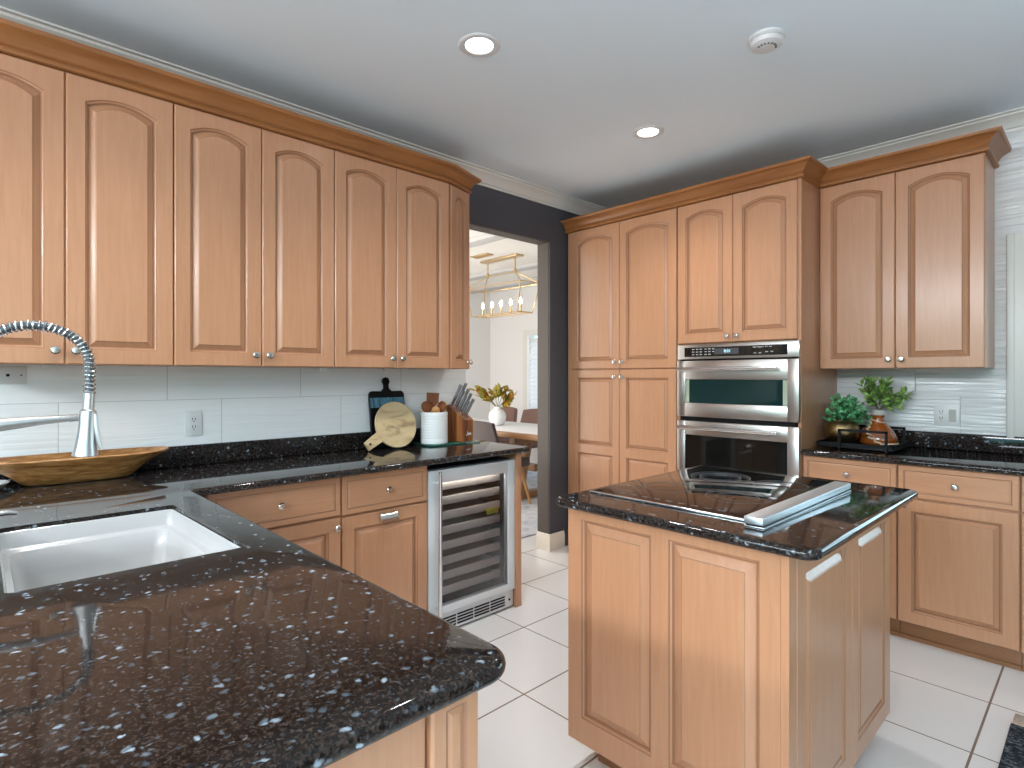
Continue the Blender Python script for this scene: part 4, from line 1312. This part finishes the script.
def stroke(pts_): tube(bm, [TK @ Vector((0.0792, y, z)) for y, z in pts_], 0.0017, 6)
stroke([(-0.024, 0.060), (-0.022, 0.040), (-0.032, 0.034), (-0.038, 0.041)])
for i in range(4):
    y = -0.020 + i * 0.011
    stroke([(y, 0.036), (y + 0.001, 0.048), (y + 0.006, 0.048), (y + 0.008, 0.036)])
mk('white_lettering', bm, 'white', kb)
GK = 'knives in the wooden block'
kn_labels = ['knife at the highest back slot of the wooden block, left handle', 'knife at the highest back slot of the wooden block, right handle', 'knife in the second row of the wooden block, left handle', 'knife in the second row of the wooden block, right handle', 'knife in the third row of the wooden block, left handle', 'knife in the third row of the wooden block, right handle', 'knife in the lowest front row of the wooden block, left handle', 'knife in the lowest front row of the wooden block, right handle']
sl = Vector((0.113, 0, -0.076)).normalized()
up = Vector((0.076, 0, 0.113)).normalized()
ki = 0
for row in range(4):
    for sd_ in (-1, 1):
        base = Vector((-0.050 + 0.027 * row + 0.004, sd_ * 0.024 + 0.004 * (row % 2), 0.200 - 0.0175 * row - 0.002))
        L = (0.138, 0.120, 0.112, 0.095)[row] + 0.010 * (sd_ > 0)
        dirv = (up + Vector((0, 0.03 * sd_, 0))).normalized()
        kf = thing('kitchen_knife', TK @ base, 'steel-handled ' + kn_labels[ki], 'knife', GK)
        bm = BM()
        q = [base + dirv * t for t in (0.008, L * 0.3, L * 0.7, L)]
        tube(bm, [TK @ p for p in q], [0.0085, 0.0105, 0.0095, 0.0115], 8); mk('handle', bm, 'knife_steel', kf)
        bm = BM(); tube(bm, [TK @ (base + dirv * t) for t in (-0.0, 0.010)], [0.009, 0.0095], 8); mk('bolster', bm, 'steel_light', kf)
        ki += 1

# ---------------------------------------------------------------- plants and tray on the right counter
tr = thing('serving_tray', (3.76, 0.98, Z1), 'black metal tray with raised bar handles holding the plants', 'tray')
bm = BM(); rbox(bm, 3.585, 3.955, 0.80, 1.185, Z1 + 0.004, Z1 + 0.014, 0.003)
box(bm, 3.585, 3.591, 0.80, 1.185, Z1 + 0.014, Z1 + 0.034); box(bm, 3.949, 3.955, 0.80, 1.185, Z1 + 0.014, Z1 + 0.034)
box(bm, 3.585, 3.955, 0.80, 0.806, Z1 + 0.014, Z1 + 0.034); box(bm, 3.585, 3.955, 1.179, 1.185, Z1 + 0.014, Z1 + 0.034)
mk('tray_base', bm, 'black', tr)
for xh in (3.577, 3.963):
    bm = BM()
    for y in (0.832, 1.062): box(bm, xh - 0.006, xh + 0.006, y - 0.006, y + 0.006, Z1, Z1 + 0.112)
    box(bm, xh - 0.006, xh + 0.006, 0.826, 1.068, Z1 + 0.100, Z1 + 0.114)
    mk('bar_handle', bm, 'black', tr)
ZT2 = Z1 + 0.0145
pot = thing('potted_plant', (3.70, 1.095, ZT2), 'round brass pot of small blue-green leaves beside the oven cabinet', 'plant')
bm = BM(); lathe(bm, (3.715, 1.088, ZT2), [(0, 0), (0.042, 0), (0.060, 0.010), (0.084, 0.040), (0.093, 0.074), (0.089, 0.106), (0.074, 0.130), (0.066, 0.138), (0.064, 0.144), (0.058, 0.142), (0.060, 0.128), (0, 0.124)], 36)
mk('pot', bm, 'brass', pot, 0.9)
def leaf(bm, p, d, L, W, nrm=None, fold=0.25):
    d = d.normalized()
    if nrm is None: nrm = Vector((random.uniform(-1, 1), random.uniform(-1, 1), random.uniform(0.2, 1.2)))
    s = d.cross(nrm)
    s = s.normalized() if s.length > 1e-4 else Vector((1, 0, 0))
    n = s.cross(d).normalized()
    pts_ = [(0, 0, 0), (0.3, 0.42, 0.02), (0.62, 0.42, 0.0), (1.0, 0, -0.10), (0.62, -0.42, 0.0), (0.3, -0.42, 0.02), (0.35, 0, -fold * 0.3), (0.65, 0, -fold * 0.3)]
    v = [bm.verts.new(p + d * (a * L) + s * (b_ * W) + n * (c * L)) for a, b_, c in pts_]
    for f in ((0, 6, 1), (1, 6, 7, 2), (2, 7, 3), (0, 5, 6), (5, 4, 7, 6), (4, 3, 7)):
        bm.faces.new([v[i] for i in f])
bm = BM(); st = BM()
c0 = Vector((3.71, 1.070, ZT2 + 0.138))
for i in range(90):
    a = random.uniform(0, 2 * PI); el = random.uniform(-0.25, 1.3)
    tip = c0 + Vector((math.cos(a) * math.cos(el) * 0.125, math.sin(a) * math.cos(el) * 0.115, math.sin(el) * 0.13 + 0.01))
    tip += Vector((random.uniform(-0.012, 0.012),) * 3)
    tip.y = min(tip.y, 1.165)
    tube(st, [c0, (c0 + tip) / 2 + Vector((0, 0, 0.01)), tip], 0.0012, 5)
    for k in range(7):
        t = 0.45 + 0.55 * k / 6
        p = c0.lerp(tip, t)
        d = Vector((random.uniform(-1, 1), random.uniform(-1, 0.7), random.uniform(-0.3, 0.9)))
        leaf(bm, p, d, random.uniform(0.020, 0.030), random.uniform(0.020, 0.028))
for v in bm.verts: v.co.y = min(v.co.y, 1.196)
mk('foliage', bm, 'leaf_blue', pot, 0); mk('stems', st, 'stem', pot)
bo = thing('plant_bottle', (3.82, 0.945, ZT2), 'amber glass bottle with a twine loop holding leafy green branches', 'plant')
BX, BY = 3.84, 0.935
bm = BM(); lathe(bm, (BX, BY, ZT2), [(0, 0), (0.080, 0), (0.093, 0.008), (0.098, 0.028), (0.094, 0.050), (0.078, 0.082), (0.054, 0.112), (0.036, 0.132), (0.029, 0.150), (0.037, 0.170), (0.034, 0.172), (0.024, 0.170), (0.02, 0.15), (0, 0.148)], 36)
mk('bottle', bm, 'amber', bo, 0.9)
bm = BM(); lathe(bm, (BX, BY, ZT2), [(0.022, 0.168), (0.036, 0.172), (0.037, 0.200), (0.024, 0.204), (0.0, 0.204)], 28); mk('collar', bm, 'grey_glass', bo)
bm = BM()
tw = []
vd = Vector((-0.76, -0.2, 0)); 
for i in range(24):
    t = i / 23
    prof_r = [(0.0, 0.038), (0.2, 0.045), (0.45, 0.070), (0.7, 0.096), (0.85, 0.098), (1.0, 0.088)]
    zz = ZT2 + 0.150 * (1 - t) + 0.012 * t
    for (a0, r0), (a1, r1) in zip(prof_r, prof_r[1:]):
        if a0 <= t <= a1: rr_ = r0 + (r1 - r0) * (t - a0) / (a1 - a0)
    an = math.radians(140 + 60 * t * t + 8 * math.sin(t * 40))
    tw.append((BX + math.cos(an) * (rr_ + 0.003), BY + math.sin(an) * (rr_ + 0.003), zz))
tube(bm, tw, 0.0055, 8)
base_loop = [(BX + math.cos(math.radians(a)) * 0.097, BY + math.sin(math.radians(a)) * 0.097, ZT2 + 0.010) for a in range(200, 330, 6)]
tube(bm, base_loop, 0.0048, 8)
nk = [(BX + math.cos(2 * PI * k / 20) * 0.038, BY + math.sin(2 * PI * k / 20) * 0.038, ZT2 + 0.138 + 0.012 * math.sin(2 * PI * k / 20)) for k in range(20)]
tube(bm, nk, 0.0035, 8, closed=True)
mk('twine', bm, 'twine', bo)
bm = BM(); st = BM()
c0 = Vector((BX, BY, ZT2 + 0.195))
right = Vector((0.7256, -0.688, 0)); fwd = Vector((0.688, 0.7256, 0))
ends = [(-0.095, 0.0, 0.155), (-0.06, -0.03, 0.175), (-0.02, 0.02, 0.17), (0.03, -0.03, 0.18), (0.055, 0.02, 0.165), (0.135, -0.02, 0.105), (0.165, 0.0, 0.085), (0.10, -0.03, 0.03), (-0.075, -0.05, 0.09), (0.0, -0.06, 0.13), (0.06, -0.05, 0.10), (-0.04, 0.04, 0.12)]
for a, f_, z in ends:
    tip = c0 + right * a * 1.05 + fwd * f_ + Vector((0, 0, z * 1.0))
    mid = c0.lerp(tip, 0.5) + Vector((0, 0, 0.02))
    tube(st, [c0, mid, tip], 0.0016, 6)
    for k in range(13):
        t = 0.25 + 0.75 * k / 12
        p = (c0.lerp(mid, t * 2) if t < 0.5 else mid.lerp(tip, t * 2 - 1))
        ax = (tip - c0).normalized()
        sd_ = ax.cross(Vector((random.uniform(-1, 1), random.uniform(-1, 1), random.uniform(-1, 1)))).normalized()
        leaf(bm, p, ax * 0.7 + sd_ * 0.8, random.uniform(0.042, 0.06), random.uniform(0.022, 0.03))
for v in bm.verts: v.co.x = min(v.co.x, 4.005); v.co.y = min(v.co.y, 1.19)
mk('foliage', bm, 'leaf_green', bo, 0); mk('stems', st, 'stem', bo)

# ---------------------------------------------------------------- ceiling lamps and smoke detector
GL = 'recessed ceiling lights'
def downlight(x, y, label, on=True):
    r = thing('recessed_light', (x, y, ZC), label, 'ceiling light', GL)
    bm = BM(); lathe(bm, (x, y, ZC), [(0.058, -0.0005), (0.060, -0.004), (0.078, -0.006), (0.088, -0.003), (0.089, -0.0005)], 40); mk('trim_ring', bm, 'white', r, 0.9)
    bm = BM(); lathe(bm, (x, y, ZC), [(0, -0.003), (0.054, -0.0035), (0.0575, -0.0005)], 40); mk('lens', bm, 'lamp', r)
downlight(1.545, 1.83, 'lit recessed ceiling light nearer the camera, above the left counter')
downlight(2.795, 1.817, 'lit recessed ceiling light farther away, near the tall cabinets')
sm = thing('smoke_detector', (2.365, 0.973, ZC), 'round white smoke detector on the ceiling', 'smoke detector')
bm = BM(); lathe(bm, (2.365, 0.973, ZC), [(0, -0.001), (0.070, -0.001), (0.071, -0.012), (0.066, -0.014), (0.064, -0.018)], 40); mk('mounting_plate', bm, 'white', sm)
bm = BM(); lathe(bm, (2.365, 0.973, ZC), [(0.060, -0.016), (0.064, -0.020), (0.060, -0.036), (0.045, -0.044), (0, -0.046)], 40); hb_ = mk('housing', bm, 'white', sm)
bm = BM()
for i in range(8):
    a = math.radians(150 + i * 22); box(bm, -0.004, 0.004, -0.002, 0.002, -0.0475, -0.0445, 0, Matrix.Translation((2.365 + 0.036 * math.cos(a), 0.973 + 0.036 * math.sin(a), ZC)) @ Matrix.Rotation(a, 4, 'Z'))
mk('vent_slots', bm, 'greige', hb_)

# ---------------------------------------------------------------- kitchen rug
rg = thing('woven_rug', (2.2, -0.3, 0), 'dark woven rug with a beige end band at the lower right corner', 'rug')
bm = BM(); rbox(bm, 1.30, 2.905, -0.70, 0.264, 0.001, 0.012, 0.004); mk('rug_field', bm, 'rug_dark', rg)
bm = BM(); rbox(bm, 2.906, 3.005, -0.70, 0.260, 0.001, 0.011, 0.004); mk('end_band', bm, 'rug_band', rg)

# ---------------------------------------------------------------- dining room
bm = BM(); rbox(bm, 2.9, 6.1, 3.36, 6.7, 0.0005, 0.010, 0.003)
tag(mk('area_rug', bm, 'rug_dining'), 'faded blue-grey area rug under the dining table', 'rug')
t_ = thing('dining_table', (4.57, 5.0, 0.01), 'wooden dining table with trestle base in the room beyond the opening', 'table')
bm = BM(); rbox(bm, 4.08, 5.06, 3.85, 6.1, 0.70, 0.755, 0.006); mk('tabletop', bm, 'table_wood', t_)
for y in (4.42, 5.6):
    bm = BM(); rbox(bm, 4.15, 4.99, y - 0.06, y + 0.06, 0.011, 0.09, 0.01)
    rbox(bm, 4.20, 4.94, y - 0.05, y + 0.05, 0.62, 0.70, 0.008)
    for s in (-1, 1): tube(bm, [(4.57 + s * 0.26, y, 0.08), (4.57 + s * 0.12, y, 0.65)], 0.045, 8)
    mk('trestle', bm, 'table_wood', t_)
bm = BM(); rbox(bm, 4.54, 4.60, 4.42, 5.6, 0.28, 0.36, 0.005); mk('stretcher', bm, 'table_wood', t_)
bm = BM(); rbox(bm, 4.12, 5.02, 3.9, 6.05, 0.756, 0.762, 0.002)
tag(mk('table_cloth', bm, 'linen'), 'white cloth spread over the dining table', 'tablecloth')
def chair(x, y, rz, m, label, legm='chair_leg'):
    T = Matrix.Translation((x, y, 0.0115)) @ Matrix.Rotation(rz, 4, 'Z')   # faces local +X
    r = thing('dining_chair', (x, y, 0.01), label, 'chair', 'dining chairs')
    bm = BM()
    rbox(bm, -0.24, 0.24, -0.25, 0.25, 0.40, 0.49, 0.03, 3, 0, T); mk('seat', bm, m, r)
    bm = BM(); n = 10; rows = []
    for k in range(9):
        v = k / 8; z = 0.42 + v * 0.47
        hw_ = 0.245 - 0.035 * v * v
        row = []
        for i in range(n + 1):
            u = -1 + 2 * i / n
            row.append((-0.22 - 0.09 * v + 0.09 * u * u * (1 - 0.2 * v), u * hw_, z - 0.02 * u * u * v))
        rows.append(row)
    fr = [[bm.verts.new(T @ Vector(p)) for p in q] for q in rows]
    bk = [[bm.verts.new(T @ Vector((p[0] - 0.05, p[1] * 1.06, p[2]))) for p in q] for q in rows]
    for k in range(8):
        for i in range(n):
            bm.faces.new((fr[k][i], fr[k][i + 1], fr[k + 1][i + 1], fr[k + 1][i])); bm.faces.new((bk[k][i], bk[k + 1][i], bk[k + 1][i + 1], bk[k][i + 1]))
        bm.faces.new((fr[k][0], fr[k + 1][0], bk[k + 1][0], bk[k][0])); bm.faces.new((fr[k][n], bk[k][n], bk[k + 1][n], fr[k + 1][n]))
    for i in range(n):
        bm.faces.new((fr[0][i], bk[0][i], bk[0][i + 1], fr[0][i + 1])); bm.faces.new((fr[8][i], fr[8][i + 1], bk[8][i + 1], bk[8][i]))
    mk('backrest', bm, m, r, 1.2)
    for sx in (-1, 1):
        for sy in (-1, 1):
            bm = BM(); tube(bm, [T @ Vector((sx * 0.17, sy * 0.16, 0.40)), T @ Vector((sx * 0.25, sy * 0.23, 0.0))], [0.020, 0.013], 10); mk('leg', bm, legm, r)
chair(3.97, 4.40, 0, 'chair', 'taupe dining chair on the near side of the table, its back to the kitchen')
chair(5.28, 5.98, PI, 'bench', 'brown dining chair on the far side of the table, left of two')
chair(5.28, 5.38, PI, 'bench', 'brown dining chair on the far side of the table, right of two')
vs_ = thing('leaf_vase', (4.55, 5.06, 0.763), 'round white vase of yellow-green autumn leaves on the dining table', 'vase')
VX, VY = 4.52, 5.02
bm = BM(); lathe(bm, (VX, VY, 0.763), [(0, 0), (0.05, 0), (0.075, 0.015), (0.102, 0.07), (0.105, 0.11), (0.092, 0.155), (0.06, 0.188), (0.040, 0.198), (0.038, 0.215), (0.046, 0.225), (0.036, 0.224), (0.03, 0.20), (0, 0.19)], 32); mk('vase', bm, 'ceramic', vs_, 0.9)
bm = BM(); st = BM(); c0 = Vector((VX, VY, 0.97))
for a, f_, z in ((-0.25, 0.0, 0.20), (-0.20, 0.05, 0.22), (-0.12, -0.03, 0.10), (-0.04, 0.03, 0.18), (0.03, -0.02, 0.21), (0.10, 0.0, 0.20), (0.14, 0.03, 0.10), (0.19, -0.02, 0.13), (0.10, -0.03, 0.02), (-0.20, 0.0, 0.13)):
    tip = c0 + right * a + fwd * f_ + Vector((0, 0, z)); mid = c0.lerp(tip, 0.5) + Vector((0, 0, 0.02))
    tube(st, [c0, mid, tip], 0.0025, 6)
    for k in range(8):
        t = 0.45 + 0.55 * k / 7; p = mid.lerp(tip, t * 2 - 1) if t > 0.5 else mid
        d = (tip - c0).normalized() + Vector((random.uniform(-1, 1), random.uniform(-1, 1), random.uniform(-0.6, 1)))
        leaf(bm, p, d, random.uniform(0.085, 0.12), random.uniform(0.055, 0.075))
mk('foliage', bm, 'leaf_autumn', vs_, 0); mk('stems', st, 'stem', vs_)
# chandelier
ZD = ZC
ch = thing('lantern_chandelier', (4.525, 4.96, 2.0), 'gold linear lantern chandelier with five lit bulbs over the dining table', 'chandelier')
CXc = 4.525
bm = BM(); rbox(bm, CXc - 0.06, CXc + 0.06, 4.64, 5.28, ZD - 0.022, ZD - 0.0005, 0.004)
mk('canopy', bm, 'gold', ch)
for y in (4.72, 5.20):
    bm = BM(); cyl(bm, (CXc, y, ZD - 0.02), (CXc, y, 2.56), 0.008, None, 10)
    for z in (2.70, 2.64): lathe(bm, (CXc, y, z), [(0, -0.012), (0.014, 0), (0, 0.012)], 12)
    lathe(bm, (CXc, y, 2.56), [(0, -0.03), (0.022, -0.01), (0.022, 0.01), (0.01, 0.04), (0, 0.045)], 14)
    mk('stem', bm, 'gold', ch)
bm = BM()
tr_ = 0.007
zt, zb_ = 2.405, 2.075
T4 = [(4.37, 4.47, zt), (4.68, 4.47, zt), (4.68, 5.45, zt), (4.37, 5.45, zt)]
B4 = [(4.405, 4.56, zb_), (4.645, 4.56, zb_), (4.645, 5.36, zb_), (4.405, 5.36, zb_)]
R2 = [(CXc, 4.72, 2.555), (CXc, 5.20, 2.555)]
for i in range(4):
    for q in (T4, B4): cyl(bm, q[i], q[(i + 1) % 4], tr_, None, 6)
    cyl(bm, T4[i], B4[i], tr_, None, 6)
for i in (0, 1): cyl(bm, T4[i], R2[0], tr_, None, 6)
for i in (2, 3): cyl(bm, T4[i], R2[1], tr_, None, 6)
cyl(bm, R2[0], R2[1], tr_, None, 6); cyl(bm, (CXc, 4.56, zb_), (CXc, 5.36, zb_), tr_, None, 6)
mk('lantern_frame', bm, 'gold', ch)
for i in range(5):
    y = 4.63 + i * 0.165
    bm = BM(); cyl(bm, (CXc, y, zb_ + 0.005), (CXc, y, zb_ + 0.10), 0.012, None, 12); lathe(bm, (CXc, y, zb_ + 0.02), [(0, 0), (0.024, 0.004), (0.024, 0.008), (0, 0.012)], 14)
    cs = mk('candle_sleeve', bm, 'gold', ch)
    bm = BM(); lathe(bm, (CXc, y, zb_ + 0.10), [(0, 0), (0.010, 0.004), (0.016, 0.026), (0.013, 0.046), (0.005, 0.066), (0, 0.072)], 14); mk('bulb', bm, 'bulb', cs)
bm = BM(); rbox(bm, 4.20, 4.32, 4.86, 5.14, ZD - 0.012, ZD - 0.0005, 0.003)
for i in range(5): box(bm, 4.212 + i * 0.021, 4.222 + i * 0.021, 4.87, 5.13, ZD - 0.016, ZD - 0.011)
tag(mk('ceiling_vent', bm, 'gold'), 'bronze air vent in the dining room ceiling beside the chandelier', 'vent')
